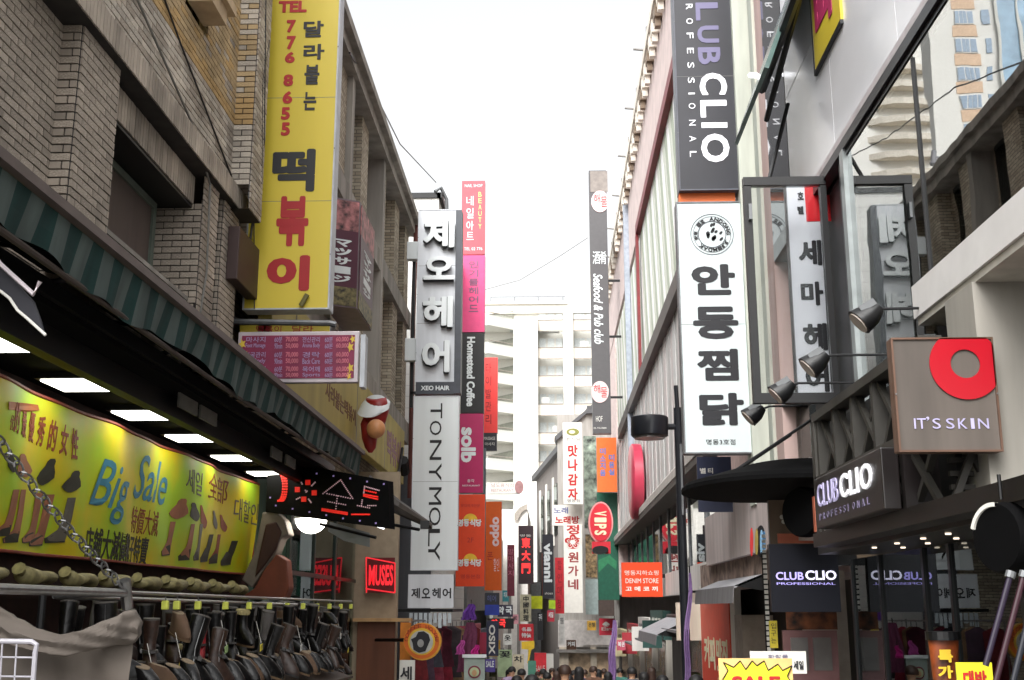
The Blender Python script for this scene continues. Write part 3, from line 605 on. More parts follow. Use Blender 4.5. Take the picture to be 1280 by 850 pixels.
# hair shop sign A (raised letters)
A_, fA = vsign('tall white hair shop sign with raised white letters edged in black', 521,262,572,478, 24.5, .22, mat('pearl_panel', (212,216,221), .35, var=.08, streak=True), side=mat('pearl_panel'))
P(A_, 'edge_strip', MB().box(UY(569,380,24.5).x, UY(577,380,24.5).x, 24.42, 24.8, UY(572,492,24.5).z, UY(572,264,24.5).z), mat('dark_slate_metal', (62,66,74), .4))
P(A_, 'base_strip', MB().box(UY(520,485,24.5).x, UY(569,485,24.5).x, 24.44, 24.7, UY(545,493,24.5).z, UY(545,478,24.5).z), mat('dark_slate_metal'))
mb = MB(); tpx(mb, Fr((0,24.44,0),AX,AZ), 'XEO HAIR', (526,482,562,488), bold=.03); P(A_, 'lettering', mb, WHITE)
for c_, bx in (('제',(530,277,569,312)),('오',(530,322,569,352)),('헤',(529,372,567,411)),('어',(528,427,563,467))):
    mb = MB(); tpx(mb, fA, c_, (bx[0]-1.2, bx[1], bx[2]-1.2, bx[3]+1.5), bold=.04, d=.06, lift=.03); l = P(A_, 'letter', mb, INK)
    mb = MB(); tpx(mb, fA, c_, bx, bold=.04, d=.02, lift=.135); P(l, 'letter_face', mb, WHITE)
P(A_, 'wall_box', MB().box(-3.2,UY(522,310,24.5).x,24.55,24.75,UY(510,323,24.5).z,UY(510,301,24.5).z), WHITE, bev=.01)
P(A_, 'wall_box', MB().box(-3.2,UY(522,310,24.5).x,24.55,24.75,UY(510,450,24.5).z,UY(510,422,24.5).z), WHITE, bev=.01)
P(A_, 'support_frame', MB().box(-3.1,-3.03,24.8,24.86,6,9.6).box(-3.1,-2.5,24.8,24.86,7.2,7.27).box(-3.1,-2.5,24.8,24.86,6.3,6.36).box(-2.98,-2.92,24.8,24.86,3,6.3), DKMET)
pinkwin = S('far_pink_board', MB().box(-3.1,-2.75,27,27.1,7.0,8.9), mat('rose_board', (212,96,120)), 'plain rose pink board glimpsed left of the white hair shop sign', 'sign', None)
# TONY sign B
b_, fB = vsign('tall white cosmetics sign with thin black letters reading downward', 515,495,573,713, 24.3, .2, WHITE, side=mat('pearl_panel'))
for c_, a, b, x0, x1 in (('T',504,523,538,553),('O',526,544,537,552),('N',550,575,537,552),('Y',579,601,536,552),('M',609,631,536,552),('O',634,657,536,551),('L',661,683,535,550),('Y',676,701,535,550)):
    mb = MB(); tpx(mb, fB, c_, (x0,a,x1,b), rot=True, bold=.0); P(b_, 'letter', mb, BLACK)
vsign('small white hair shop board with four Korean letters under the tall cosmetics sign', 510,718,567,760, 24.2, .15, mat('pearl_panel'), [(c, (514+13*i,735,525+13*i,748), INK, {'bold':.02}) for i, c in enumerate('제오헤어')], side=DKMET)
# column D at Y 36
PD = 36
vsign('topmost coral pink nail art sign of the tall column', 577,226,606,318, PD, .3, mat('coral_acrylic', (214,70,82), .4, var=.05), [('네',(583,245,592,257),WHITE,{}),('일',(583,260,592,273),WHITE,{}),('아',(583,276,592,288),WHITE,{}),('트',(583,290,592,300),WHITE,{}),('NAIL SHOP',(581,230,603,234),WHITE,{}),('TEL 02 776',(580,309,603,313),WHITE,{})]+[(c,(598,240+8*i,602,246+8*i),mat('pale_yellow_ink',(240,220,130)),{}) for i, c in enumerate('BEAUTY')], group='signs stacked in the tall pink column')
vsign('hot pink hair sign with grey Korean letters, second from the top of the tall column', 577,319,606,415, PD, .3, mat('hot_pink_acrylic', (222,64,124), .4, var=.05), [(c,(586,326+11*i,598,335+11*i),mat('plum_grey_ink',(120,80,110)),{'bold':.01}) for i, c in enumerate('인기를헤어드')], group='signs stacked in the tall pink column')
vsign('black coffee sign with white condensed letters reading downward', 576,416,605,516, PD, .3, BLACK, [('Homestead Coffee',(583,421,594,508),WHITE,dict(rot=True,bold=.05))], side=BLACK, group='signs stacked in the tall pink column')
vsign('deep magenta sign with short white word reading downward', 574,517,604,616, PD, .3, mat('deep_magenta_acrylic', (176,22,90), .4, var=.04), [('solb',(576,534,595,578),WHITE,dict(rot=True,bold=.05)),('총각',(584,599,593,603),WHITE,{}),('RESTAURANT',(578,606,600,608),WHITE,{})], group='signs stacked in the tall pink column')
oo, fO = vsign('orange restaurant sign with two yellow half suns and white letters', 570,618,606,733, PD, .3, mat('vivid_orange_acrylic', (220,66,18), .4, var=.04), group='signs stacked in the tall pink column')
for cy in (649, 699):
    mb = MB(); polypx(mb, fO, [(588+9*math.cos(t), cy+2-9*math.sin(t)) for t in [math.pi*i/14 for i in range(15)]]); P(oo, 'sun_emblem', mb, mat('sun_yellow_print', (236,190,50)))
    for i, c_ in enumerate('명동식당'): mb = MB(); tpx(mb, fO, c_, (572+7.6*i,cy,579+7.6*i,cy+9), bold=.05, lift=.006); P(oo, 'letter', mb, WHITE)
mb = MB(); tpx(mb, fO, '부대찌개전문', (576,630,600,634)); tpx(mb, fO, '명동본점', (576,718,600,723)); tpx(mb, fO, '2F', (584,672,592,678)); P(oo, 'lettering', mb, REDI)
# E and F
vsign('slim red sign with dark thin Korean letters behind the tall pink column', 603,447,622,541, 46, .3, mat('tomato_acrylic', (232,62,58), .4, var=.04), [(c,(607,454+16*i,614,466+16*i),mat('dark_red_ink',(120,20,30)),{}) for i, c in enumerate('타이발관리')])
vsign('small dark label sign under the slim red sign', 603,541,621,563, 46, .3, DARKS, [('MASSAGE',(605,546,619,550),OFFW,{}),('마사지',(606,553,618,557),OFFW,{})])
vsign('orange phone shop sign with white rounded letters reading downward', 606,627,627,738, 44, .3, mat('phone_orange_acrylic', (228,98,16), .4, var=.04), [('oppo',(612,646,624,683),mat('pink_white_ink',(244,220,224)),dict(rot=True,bold=.05)),('폰',(609,690,616,700),REDI,{}),('할인',(617,698,624,714),mat('pink_white_ink'),{})])
vsign('grey metal support strip between the two orange signs', 603,560,607,690, 42, .2, mat('blue_grey_metal', (96,112,120)), name='sign_post', cat='post')
hs_, fh = vsign('pale grey horizontal sign with a brown disc at its right end', 608,603,650,617, 60, .25, OFFW, [('남도음식점',(614,604,642,609),mat('brown_rose_ink',(150,110,110)),{}),('RESTAURANT',(614,611,642,615),mat('brown_rose_ink'),{})])
P(hs_, 'disc', ellpx(MB(), fh, 649, 609, 5.5, 8, .1, .0), mat('brown_rose_ink'))
BW, DN = mat('navy_board', (34,40,66), .5), mat('pine_green_board', (20,84,64), .5)
small = [
 ('narrow dark sign with glowing red Chinese characters', 648,657,667,730, 52, mat('charcoal_red_panel',(58,40,46)), [(c,(652,672+16*i,663,685+16*i),mat('scarlet_ink',(235,50,50),emit=.6),{'bold':.05}) for i, c in enumerate('東大門')]+[('명동',(650,668,664,671),OFFW,{})]),
 ('slim maroon sign with blurred pink letters', 634,681,643,745, 50, mat('maroon_board',(120,44,62)), [(c,(635,686+9*i,642,693+9*i),mat('rose_ink',(190,110,130)),{}) for i, c in enumerate('발마사지')]),
 ('charcoal sign with white lowercase letters reading downward', 678,668,692,748, 48, DARKS, [('vianni',(680,679,690,728),WHITE,dict(rot=True,bold=.05)),('shoes',(681,740,691,743),OFFW,{})]),
 ('slim bright red sign right of the charcoal one', 694,697,705,767, 50, mat('bright_red_board',(214,44,56)), [(c,(697,701+16*i,702,712+16*i),mat('dark_red_ink'),{}) for i, c in enumerate('할인매장')]),
 ('navy sign with pale letters reading downward above the grey board', 608,776,623,820, 30, BW, [('OSIX',(611,781,619,818),OFFW,dict(rot=True,bold=.03))]),
 ('dark navy square sign stacked above the pharmacy sign', 606,741,624,756, 34, DARKS, [('헤어',(609,744,620,752),mat('slate_blue_ink',(90,100,150)),{})]),
 ('bright blue square sign below the dark navy one', 606,756,624,769, 34, mat('royal_blue_board',(34,54,150)), []),
 ('dark sign with bold white Korean letters', 622,756,641,771, 38, mat('dark_violet_board',(46,40,60)), [('약',(623,758,630,768),WHITE,{'bold':.05}),('국',(632,758,640,768),WHITE,{'bold':.05})]),
 ('black sign with glowing red Korean letters', 609,773,642,786, 32, BLACK, [('약',(614,774,622,784),mat('scarlet_ink'),{'bold':.05}),('국',(624,774,632,784),mat('scarlet_ink'),{'bold':.05})]),
 ('beige sign with dark column of Chinese characters', 650,743,664,777, 50, mat('beige_board',(190,184,156)), [(c,(654,745+8*i,661,752+8*i),INK,{'bold':.02}) for i, c in enumerate('中國料理')]),
 ('larger square lime yellow sign in the street centre', 664,745,678,761, 54, mat('lime_yellow_board',(206,216,30)), []),
 ('smaller lime green square sign in the street centre', 686,750,697,761, 56, mat('lime_green_board',(160,190,30)), []),
 ('small red sign with two rows of white characters', 649,780,667,801, 46, mat('bright_red_board'), [('名品',(652,784,664,789),WHITE,{'bold':.03}),('特價',(652,791,664,797),WHITE,{'bold':.03})]),
 ('red standing banner with pale sale writing among the shoppers', 668,816,683,862, 42, mat('bright_red_board'), [('SALE',(669,832,681,839),OFFW,{}),('50%',(669,841,681,848),OFFW,{})]),
 ('white grey standing banner right of the red one', 683,817,692,862, 43, OFFW, []),
 ('grey green board with round dark emblem at the frame bottom', 580,821,606,875, 24, mat('grey_green_board',(150,164,156)), []),
 ('teal green pennant sign behind the shoppers', 660,826,670,862, 38, mat('teal_board',(80,140,120)), []),
]
for lb, x0, y0, x1, y1, Y, m, it in small:
    r, f = vsign(lb, x0, y0, x1, y1, Y, .15, m, it, side=DKMET)
    if 'emblem' in lb:
        P(r, 'emblem', ellpx(MB(), f, 593,840,8,8,.01,.002), mat('maroon_board')); P(r, 'emblem', ellpx(MB(), f, 593,840,6,6,.01,.013), mat('pale_green_print', (176,190,150))); P(r, 'emblem', ellpx(MB(), f, 593,841,3,4,.01,.025), mat('tan_print',(190,150,110)))
        P(r, 'top_bar', rectpx(MB(), f, 578,818,608,822,.04), WHITE)
YA = T('arrow_sign', 'yellow bent pointer shaped sign hanging over the shoppers', 'sign', UY(660,828,40)); fya = Fr((0,40,0),AX,AZ)
P(YA, 'panel', polypx(MB(), fya, [(652,802),(668,801),(668,810),(664,812),(661,829),(659,829),(661,812),(652,811)], .1), mat('warm_yellow_board',(236,196,50)))
# ================================================================ right side street signs, far
GW = mat('warm_white_board', (226,222,214), .5, var=.05)
sf, fS = vsign('very tall dark grey pub sign with two pale discs and white script reading downward', 738.5,213,761,542, 50, .4, mat('graphite_panel', (74,72,74), .45, var=.06), [('Seafood & Pub club',(743,342,753,430),WHITE,dict(rot=True,shear=.3,bold=.01)),('酒',(741,314,750,330),WHITE,{}),('肴',(750,314,758,330),WHITE,{}),('HOF',(745,520,753,527),OFFW,{}),('02-776-0000',(742,534,758,536),OFFW,{})], br=(350,420,496), wallx=3.2)
P(sf, 'top_section', MB().box(UY(739,300,50).x, UY(761,300,50).x, 49.985, 49.998, UY(749,240,50).z, UY(749,214,50).z), mat('taupe_panel', (130,122,116)))
for cy in (252, 490):
    P(sf, 'disc', ellpx(MB(), fS, 750, cy, 11, 13.5, .03, .001), mat('pale_pink_disc', (226,196,196))); mb = MB(); tpx(mb, fS, '해', (742,cy-9,750,cy+2), lift=.04); tpx(mb, fS, '물', (751,cy-6,759,cy+7), lift=.04); P(sf, 'lettering', mb, REDI)
w1, f1_ = vsign('upper tall white sign with red brush letters and olive oval emblem', 704,528,728,630, 56, .3, GW, [(c,(710,556+18*i,722,571+18*i),REDI,{'bold':.05}) for i, c in enumerate('맛나감자')]+[('한식당',(708,547,726,551),INK,{}),('명동점',(709,624,725,628),INK,{})], side=GW)
mb = MB(); ellpx(mb, f1_, 716,540,8,4.5,.01,.002); P(w1, 'emblem', mb, mat('olive_print', (130,130,60)))
P(w1, 'emblem', ellpx(MB(), f1_, 715,540,4,2.2,.01,.013), mat('cream_print', (230,226,190)))
vsign('lower tall white sign with red flower and brush letters', 705,655,728,766, 56, .3, GW, [(c,(710,690+17*i,723,703+17*i),mat('brown_red_ink',(150,60,60)),{'bold':.03}) for i, c in enumerate('원가네')]+[('정',(708,634+22,724,668),REDI,{'bold':.03}),('❀',(706,668,726,686),REDI,{'bold':.02})], side=GW)
vsign('small square white sign with blue and red letters', 690,631,728,657, 57, .3, GW, [('노래',(692,634,710,642),mat('slate_blue_ink'),{'bold':.02}),('노래방',(694,645,724,655),REDI,{'bold':.04})])
vsign('narrow mottled green and cream floral panel left of the orange sign', 730,545,746,660, 58, .3, mat('floral_print', (150,165,150), .6, var=.9, scale=3))
vsign('brown gold figured panel left of the green sign', 732,668,746,722, 58, .3, mat('gold_figured_print', (150,126,90), .6, var=.9, scale=6))
vsign('pale blue grey panel below the brown figured one', 732,724,748,768, 58, .3, mat('ice_panel', (170,186,184)))
vsign('orange sign with two columns of blue Korean letters', 746,547,771,615, 54, .3, mat('street_orange_board', (226,110,44), .5, var=.05), [(c,(750,560+9*i,757,568+9*i),mat('periwinkle_ink',(110,120,180)),{'bold':.05}) for i, c in enumerate('미소지움')]+[(c,(761,568+9*i,768,576+9*i),mat('periwinkle_ink'),{'bold':.05}) for i, c in enumerate('미용실')])
gr_, fgr = vsign('tall pine green cafe sign below the orange one', 747,616,773,750, 55, .3, DN, [], side=DN)
mb = MB(); polypx(mb, fgr, [(748,700),(762,694),(771,702),(770,712),(760,704),(748,716)]); P(gr_, 'leaf_print', mb, mat('leaf_green_print', (40,120,80)))
vsign('dark brown shuttered panel below the green sign', 748,750,768,770, 55, .3, mat('dark_umber_board', (70,56,50)))
vp = T('oval_sign', 'red oval restaurant sign with cream letters reading downward', 'sign', UY(751,680,48)); fv = Fr((0,48,0),AX,AZ)
P(vp, 'rim', ellpx(MB(), fv, 751,653,15.5,26,.35,-.36), mat('pale_rose_rim', (226,150,150))); P(vp, 'panel', ellpx(MB(), fv, 751,653,13.5,24,.02,.002), mat('oval_red_panel',(206,36,52),.4,var=.04))
for i, c_ in enumerate('VIPS'): mb = MB(); tpx(mb, fv, c_, (743,639+8*i,758,645+8*i), rot=True, bold=.05, lift=.025); P(vp, 'letter', mb, mat('cream_print'))
P(vp, 'skirt', MB().box(UY(740,680,48).x, UY(763,680,48).x, 48, 48.3, UY(750,692,48).z, UY(750,677,48).z), mat('oval_red_panel'))
P(vp, 'lamp_hood', ellpx(MB(), fv, 750,688,10,5,.5,.0), BLACK)
vsign('small square red fashion sign on the pale shop fascia', 749,773,769,794, 56, .2, mat('crimson_board',(190,40,60)), [('E',(752,784,757,788),OFFW,{}),('land',(757,784,766,788),OFFW,{}),('♠',(753,777,762,783),OFFW,{})])
dn, fdn = vsign('square orange denim shop sign with three rows of small white letters', 777,703,828,746, 30, .12, mat('denim_orange_panel',(222,66,18),.45,var=.03), [('명동지하쇼핑',(781,713,823,719),GW,{}),('DENIM STORE',(782,723,823,729),GW,{}),('고 메 코 끼',(782,733,822,739),GW,{'bold':.03})], br=(720,), wallx=3.2)
# ================================================================ hanging right signs, near
sg1, fc = vsign('tall charcoal cosmetics sign with white and violet letters reading downward', 842,-170,928,238, 15.0, .3, DARKS, [], side=mat('charcoal_edge', (92,94,104), .4))
VIO = mat('violet_grey_letters', (112,108,142), .4, var=.02); PW = mat('pure_white_letters', (238,240,246), .3, var=.01, emit=.15)
for c_, x0, y0, x1, y1, m_, bo in (('C',870,-24,897,-1,VIO,.03),('L',870,3,897,26,VIO,.03),('U',872,32,898,54,VIO,.03),('B',873,59,900,81,VIO,.03),('C',875,91,908,119,PW,.03),('L',876,125,908,147,PW,.03),('I',877,153,909,160,PW,.0),('O',877,167,911,203,PW,.03)):
    mb = MB(); tpx(mb, fc, c_, (x0,y0,x1,y1), rot=True, bold=bo); P(sg1, 'letter', mb, m_)
for i, c_ in enumerate('PROFESSIONAL'):
    y = [-13,5,23,41,60,78,97,116,129,150,170,189][i]
    mb = MB(); tpx(mb, fc, c_, (857+i*.5,y,865+i*.5,y+(7 if c_ != 'I' else 2)), rot=True); P(sg1, 'letter', mb, PW)
def hbr(root, Y, x0, x1, z0, z1, t=.1): P(root, 'bracket', MB().box(x0, x1, Y+.08, Y+.08+t, z0, z1), DARKS, bev=.01); P(root, 'bracket_plate', MB().box(x1-.12, x1+.02, Y+.04, Y+.22, z0-.05, z0), BLACK)
X2 = UY(928,100,15).x
hbr(sg1, 15, X2, 2.6, UY(935,48,15).z, UY(935,-20,15).z); hbr(sg1, 15, X2, 2.6, UY(935,187,15).z, UY(935,140,15).z)
vsign('short orange strip sign between the charcoal and the white chicken sign', 849,241,919,252, 15.1, .18, mat('street_orange_board'), side=mat('street_orange_board'))
sg2, fd = vsign('tall white chicken restaurant sign with round black seal and four big black letters', 850,252,939,567, 15.0, .22, mat('cool_white_acrylic', (204,215,217), .35, var=.02), [('안',(865,330,918,369),INK,dict(bold=.055)),('동',(867,383,922,424),INK,dict(bold=.055)),('찜',(872,436,922,476),INK,dict(bold=.05)),('닭',(875,491,929,532),INK,dict(bold=.05)),('명동3호점',(883,549,919,556),INK,{})], side=GALV)
mb = MB(); a0, b0 = fd.hit(890,293); cs = fd.at(a0, b0, .002); rr = abs(fd.hit(917,293)[0]-a0)
mb.ring(cs, AX, AZ, -AY*.003, rr*.97, rr*1.0).ring(cs, AX, AZ, -AY*.003, rr*.62, rr*.66).ring(cs, AX, AZ, -AY*.003, rr*.86, rr*.88); P(sg2, 'seal_ring', mb, mat('seal_grey_ink', (78,84,92)))
mb = MB()
for i, c_ in enumerate('ANDONG JJIMDAK 安東 1호'):
    t = math.pi/2-2*math.pi*i/21
    if c_ != ' ':
        tan = Vector((math.sin(t),0,-math.cos(t))); rad = Vector((math.cos(t),0,math.sin(t))); f_ = Fr(cs+rad*rr*.67-tan*rr*.1, tan, rad); text(mb, f_, c_, 0, 0, rr*.2, rr*.18, bold=.05)
for k in range(14):
    an = random.random()*6.28; r0 = rr*(.12+.4*random.random()); c_ = cs+Vector((math.cos(an),0,math.sin(an)))*r0
    mb.disc(c_, AX*rr*(.05+.05*random.random())+AZ*rr*.05*random.random(), AZ*rr*(.05+.07*random.random()), -AY*.003, 7)
P(sg2, 'seal_emblem', mb, INK)
for z in (UY(940,340,15).z, UY(940,520,15).z): P(sg2, 'bracket', MB().box(2.45,2.62,15.08,15.16,z,z+.08), DKMET)
# it's skin sign
isg, fi = vsign('square taupe metal cosmetics sign with red crescent ring in its top corner', 1118,422,1247,565, 6.5, .09, mat('brushed_taupe_metal', (96,88,82), .5, metal=.2, var=.22, scale=5, streak=True), [('IT',(1143,523,1157,536),mat('lilac_letters',(176,170,206),.4),{}),('’',(1158,521,1161,526),mat('lilac_letters'),{}),('S',(1166,523,1175,536),mat('lilac_letters'),{}),('S',(1183,523,1192,536),mat('lilac_letters'),{}),('K',(1198,523,1208,536),mat('lilac_letters'),{}),('I',(1214,523,1217,536),mat('lilac_letters'),{}),('N',(1223,523,1235,536),mat('lilac_letters'),{})], side=mat('brown_trim', (110,84,70), .4, metal=.4), border=.004)
cx, cy = 1206, 454; pts = []
hz = UY(1200,422,6.5).z; xr = UY(1247,493.5,6.5).x; a0, b0 = fi.hit(1206,456); R0 = abs(fi.hit(1250,456)[0]-a0); R1 = R0*.42; c_ = fi.at(a0, b0, .006)
k = 64; mb = MB(); out = []; inn = []
for i in range(k):
    t = 2*math.pi*i/k; d = Vector((math.cos(t),0,math.sin(t))); r = R0*1.02
    if d.z > 0: r = min(r, (hz-.004-c_.z)/max(d.z,1e-6))
    if d.x > 0: r = min(r, (xr-.004-c_.x)/max(d.x,1e-6))
    out.append(c_+d*r); inn.append(Vector((c_.x,c_.y,c_.z))+Vector((-.001,0,.004))+d*R1)
n0 = len(mb.v); mb.v += out+inn+[p-AY*.006 for p in out]+[p-AY*.006 for p in inn]
for i in range(k):
    j = (i+1)%k; mb.f += [(i,j,k+j,k+i),(2*k+i,3*k+i,3*k+j,2*k+j),(i,2*k+i,2*k+j,j),(k+i,k+j,3*k+j,3*k+i)]
P(isg, 'red_ring', mb, mat('glossy_scarlet', (168,6,28), .3, var=.02))
# ================================================================ far background
BGB = T('apartment_building', 'very pale ten storey block with beige balcony bands closing the end of the street', 'building', (-1, 112, -6))
PW2 = mat('pale_render', (214,213,206), .8, var=.03); BEI = mat('pale_beige_render', (216,208,196), .8, var=.05); PGL = mat('pale_window', (176,182,184), .3, var=.1)
P(BGB, 'wall', MB().box(-9.5,12,112,124,-8,31.6).box(-3.6,-1.2,110,112,-8,29.6), PW2)
P(BGB, 'roof_setback', MB().box(1.8,12,113,122,31.6,34.2), PW2); P(BGB, 'roof_parapet', MB().box(-9.6,1.8,111.8,112,31.6,31.9).box(-6.2,4.5,111.7,112,30.6,30.75), BEI)
P(BGB, 'roof_railing', MB().box(-6,1.6,112.1,112.15,32.4,32.47).box(-6,-5.9,112.1,112.15,31.9,32.4).box(-3.6,-3.5,112.1,112.15,31.9,32.4).box(-1.2,-1.1,112.1,112.15,31.9,32.4).box(1.3,1.4,112.1,112.15,31.9,32.4), GALV)
P(BGB, 'water_tank', MB().box(3.4,4.6,114,116,34.2,36.4), BEI)
for x0, x1 in ((-4.0,-2.9),(-2.8,-1.7),(-1.5,-.3),(-.2,.9)):
    P(BGB, 'window', MB().box(x0,x1,111.0 if x0 < -1.3 else 111.9,112.0,28.7,29.5), PGL)
for k in range(12):
    z = -2.6+2.83*k
    if z > 29: break
    for x0, x1 in ((-1.2,1.3),(2.3,6.0)):
        P(BGB, 'balcony_parapet', MB().box(x0,x1,110.6,110.75,z,z+1.05), BEI); P(BGB, 'balcony_rail', MB().box(x0,x1,110.55,110.6,z+1.05,z+1.13).box(x0,x1,110.55,110.6,z-.1,z), mat('warm_grey_rail', (150,142,132)))
        w = P(BGB, 'window', MB().box(x0+.1,x1-.1,111.9,111.98,z+1.0,z+2.4), PW2)
        for q_ in range(3): P(w, 'pane', MB().box(x0+.15+q_*(x1-x0)/3,x0+(q_+1)*(x1-x0)/3-.05,111.85,111.9,z+1.1,z+2.3), mat('bright_pane', (206,212,212), .3, var=.1))
    P(BGB, 'balcony_parapet', MB().prism([(-8,109.6,z+.2),(-6.0,108.9,z+.2),(-3.6,111,z+.2),(-3.6,112,z+.2),(-8,112,z+.2)], (0,0,1.1)), PW2)
    P(BGB, 'wedge_opening', MB().prism([(-6.6,111.9,z+1.35),(-3.65,111.9,z+1.35),(-3.65,111.9,z+2.4),(-6.0,111.9,z+1.9)], (0,-.1,0)), mat('grey_green_pane', (128,130,118), .5))  # flat grey-green wedge set in each opening above the balcony
    P(BGB, 'balcony_rail', MB().tube([(-8,109.5,z+1.5),(-6.0,108.8,z+1.5),(-3.6,110.9,z+1.5)], .05, 6), mat('warm_grey_rail'))
for k in range(16):
    z = -2.6+2.83*(k%11)+1.2; x = (-.9,.2,3.0,3.9)[(k*7)%4]; P(BGB, 'air_conditioner', MB().box(x,x+.8,110.78,111.2,z,z+.6), mat('ac_unit_grey', (190,190,186), .6))
P(BGB, 'stair_column', MB().box(1.3,2.3,110.3,112,-8,30.5), PW2)
# low white shops at the far left and between
LB = T('low_building', 'low white building with arched grey window below the apartment block', 'building', (-2.5, 80, -5)); 
P(LB, 'side_wing', MB().box(-9,-3.2,58,77,-5,6.0), mat('chalk_render', (224,220,214), .8, var=.08)); P(LB, 'wall', MB().box(-9,-1.6,78,90,-6,8.2), mat('chalk_render', (224,220,214), .8, var=.08))
fl2 = Fr((0,77.9,0),AX,AZ); P(LB, 'arched_window', polypx(MB(), fl2, [(643,650),(643,642),(650,634),(659,630),(659,636),(652,641),(648,648),(647,652)], .1), mat('warm_grey_rail'))
for x in (-2.9,-2.3): P(LB, 'pillar', MB().box(x,x+.2,77.6,77.9,-4,5), mat('grey_stone', (130,126,122)))
LB2 = T('low_building', 'dull grey shop row below the far small signs at the left of the street', 'building', (-3, 45, -3)); P(LB2, 'end_block', MB().box(-2.2,1.0,88,92,-6,3.6), mat('dim_grey_render')); P(LB2, 'wall', MB().box(-8,-2.9,40,58,-4,3.4), mat('dim_grey_render', (120,112,106), .8, var=.3, scale=3)) 
P(LB2, 'shop_window', MB().box(-2.89,-2.87,40.5,57,-2,1.6), GLASSD)
# slanted grey building on the bend
B5 = T('grey_building', 'dark grey roofed building on the bend with slanting eaves and narrow windows', 'building', (1, 70, -4))
u5 = (Vector((-1.05,90,0))-Vector((2.19,60,0))).normalized(); n5 = Vector((-u5.y, u5.x, 0)) # left-hand normal
f5 = Fr((2.19,60,0), u5, AZ)
def f5box(mb, a0, a1, d0, d1, z0, z1):
    p = [Vector((2.19,60,0))+u5*a+(-f5.n if False else Vector((1,.1,0)))*d for a, d in ((a0,d0),(a1,d0),(a1,d1),(a0,d1))]
    return mb.prism([q_+AZ*z0 for q_ in p], AZ*(z1-z0))
P(B5, 'wall', f5box(MB(), 0, 31, 0, 8, -8, 11.5), mat('mid_grey_render', (122,116,112), .85, var=.15, streak=True))
P(B5, 'eave', f5box(MB(), -.4, 31.5, -.35, 8.2, 11.5, 11.9), mat('dark_slate_roof', (84,84,86)))
for a in (3, 7.5, 12, 16.5, 21, 25.5): P(B5, 'window', f5box(MB(), a, a+1.8, -.05, 0, 6.4, 9.8), GLASSD); P(B5, 'pale_jamb', f5box(MB(), a+2, a+2.7, -.08, 0, 5.8, 10.4), OFFW)
for a in (9, 22): P(B5, 'orange_board', f5box(MB(), a, a+3.2, -.2, 0, 2.6, 5.6), mat('brick_orange_board', (196,110,84)))
B6 = T('shop_building', 'pale grey shop building at the bend facing up the street above the red fashion sign', 'building', (2, 60, -4))
P(B6, 'wall', MB().box(.35,3.4,59.5,62,-5,11.6).box(3.4,9,62,66,-5,8), mat('light_grey_render', (168,164,158), .85, var=.15, streak=True))
P(B6, 'roof_edge', MB().box(1.9,3.6,59.2,62,11.6,12.0).prism([(.3,59.3,10.2),(2.2,59.3,11.9),(2.2,59.3,12.1),(.2,59.3,10.4)], (0,2,0)), mat('dark_slate_roof'))
P(B6, 'fascia', MB().box(.3,3.3,59.3,59.5,-.2,1.1).box(1.5,3.3,59.2,59.3,-.1,1.05), mat('pale_fascia', (206,200,196), .6))
P(B6, 'storefront_pillar', MB().box(.35,.8,59.2,59.5,-3,-.2).box(1.9,2.2,59.2,59.5,-3,-.2).box(3.0,3.3,59.2,59.5,-3,-.2), mat('pale_sandstone', (196,184,166)))
P(B6, 'storefront_window', MB().box(.8,1.9,59.4,59.5,-3,-.5).box(2.2,3.0,59.4,59.5,-3,-.5), mat('warm_lit_window', (196,170,140), .4, var=.5, scale=2))
P(B6, 'door_canopy', MB().box(.2,3.35,58.9,59.3,-.45,-.3), mat('grey_stone'))
# ================================================================ pink department store on the right
DS = T('department_store', 'long pale pink store with dark diagonal beam, striped louvres and a roofline of small brackets', 'building', (3.2, 40, -2))
PKW = mat('dusty_pink_tile', (206,188,184), .7, var=.1, scale=2)
P(DS, 'upper_wall', MB().box(3.2,12,20,62,14.9,18.2), PKW); P(DS, 'core', MB().box(3.75,12,20,62,2.3,14.9), mat('pink_grey_wall', (196,170,164), .8))
P(DS, 'red_band', MB().box(3.05,3.75,20,38.8,14.55,14.9), mat('maroon_metal', (120,34,38), .5)); P(DS, 'red_band', MB().box(3.05,3.15,38.6,39.0,9.5,14.55), MATS['maroon_metal'])
P(DS, 'dark_beam', MB().box(3.0,3.75,19,51,9.05,9.5), mat('olive_brown_metal', (62,52,44), .5, var=.3, scale=1))
LV = (mat('pale_green_louvre', (190,194,180), .4, var=.06), mat('white_louvre', (226,226,224), .4, var=.05), mat('sage_louvre', (150,160,138), .4, var=.08))
i = 0; y = 20.0
while y < 61:   # leaning louvres of the upper glazing
    m_ = LV[(i*7) % 3]; w_ = .5
    P(DS, 'louvre', MB().prism([(3.22,y,9.5),(3.22,y+w_,9.5),(3.22,y+w_+1.6,14.55),(3.22,y+1.6,14.55)], (.2,0,0)), m_); y += w_+.06; i += 1
PL = (mat('rose_grey_panel', (188,180,178), .6, var=.06), mat('silver_panel', (188,188,186), .5, var=.06), mat('dusty_silver_panel', (166,164,162), .5, var=.08))
y = 20.0; i = 0
while y < 54.5:
    P(DS, 'louvre', MB().box(3.2+.02*(i%2),3.7,y,y+.62,5.2,9.05), PL[(i*5) % 3]); y += .623; i += 1
P(DS, 'end_wall', MB().box(3.15,3.75,54.5,62,2.3,14.55), mat('pale_pink_render', (216,196,192), .7))
P(DS, 'sloped_sill', MB().prism([(3.2,19,5.25),(2.95,19,4.95),(2.95,19,4.75),(3.6,19,4.6),(3.7,19,5.25)], (0,37,0)), mat('stone_grey_sill', (176,170,164), .7, streak=True))
P(DS, 'sill_underside', MB().box(2.97,3.7,19,56,4.58,4.74), mat('dark_taupe', (72,66,60)))
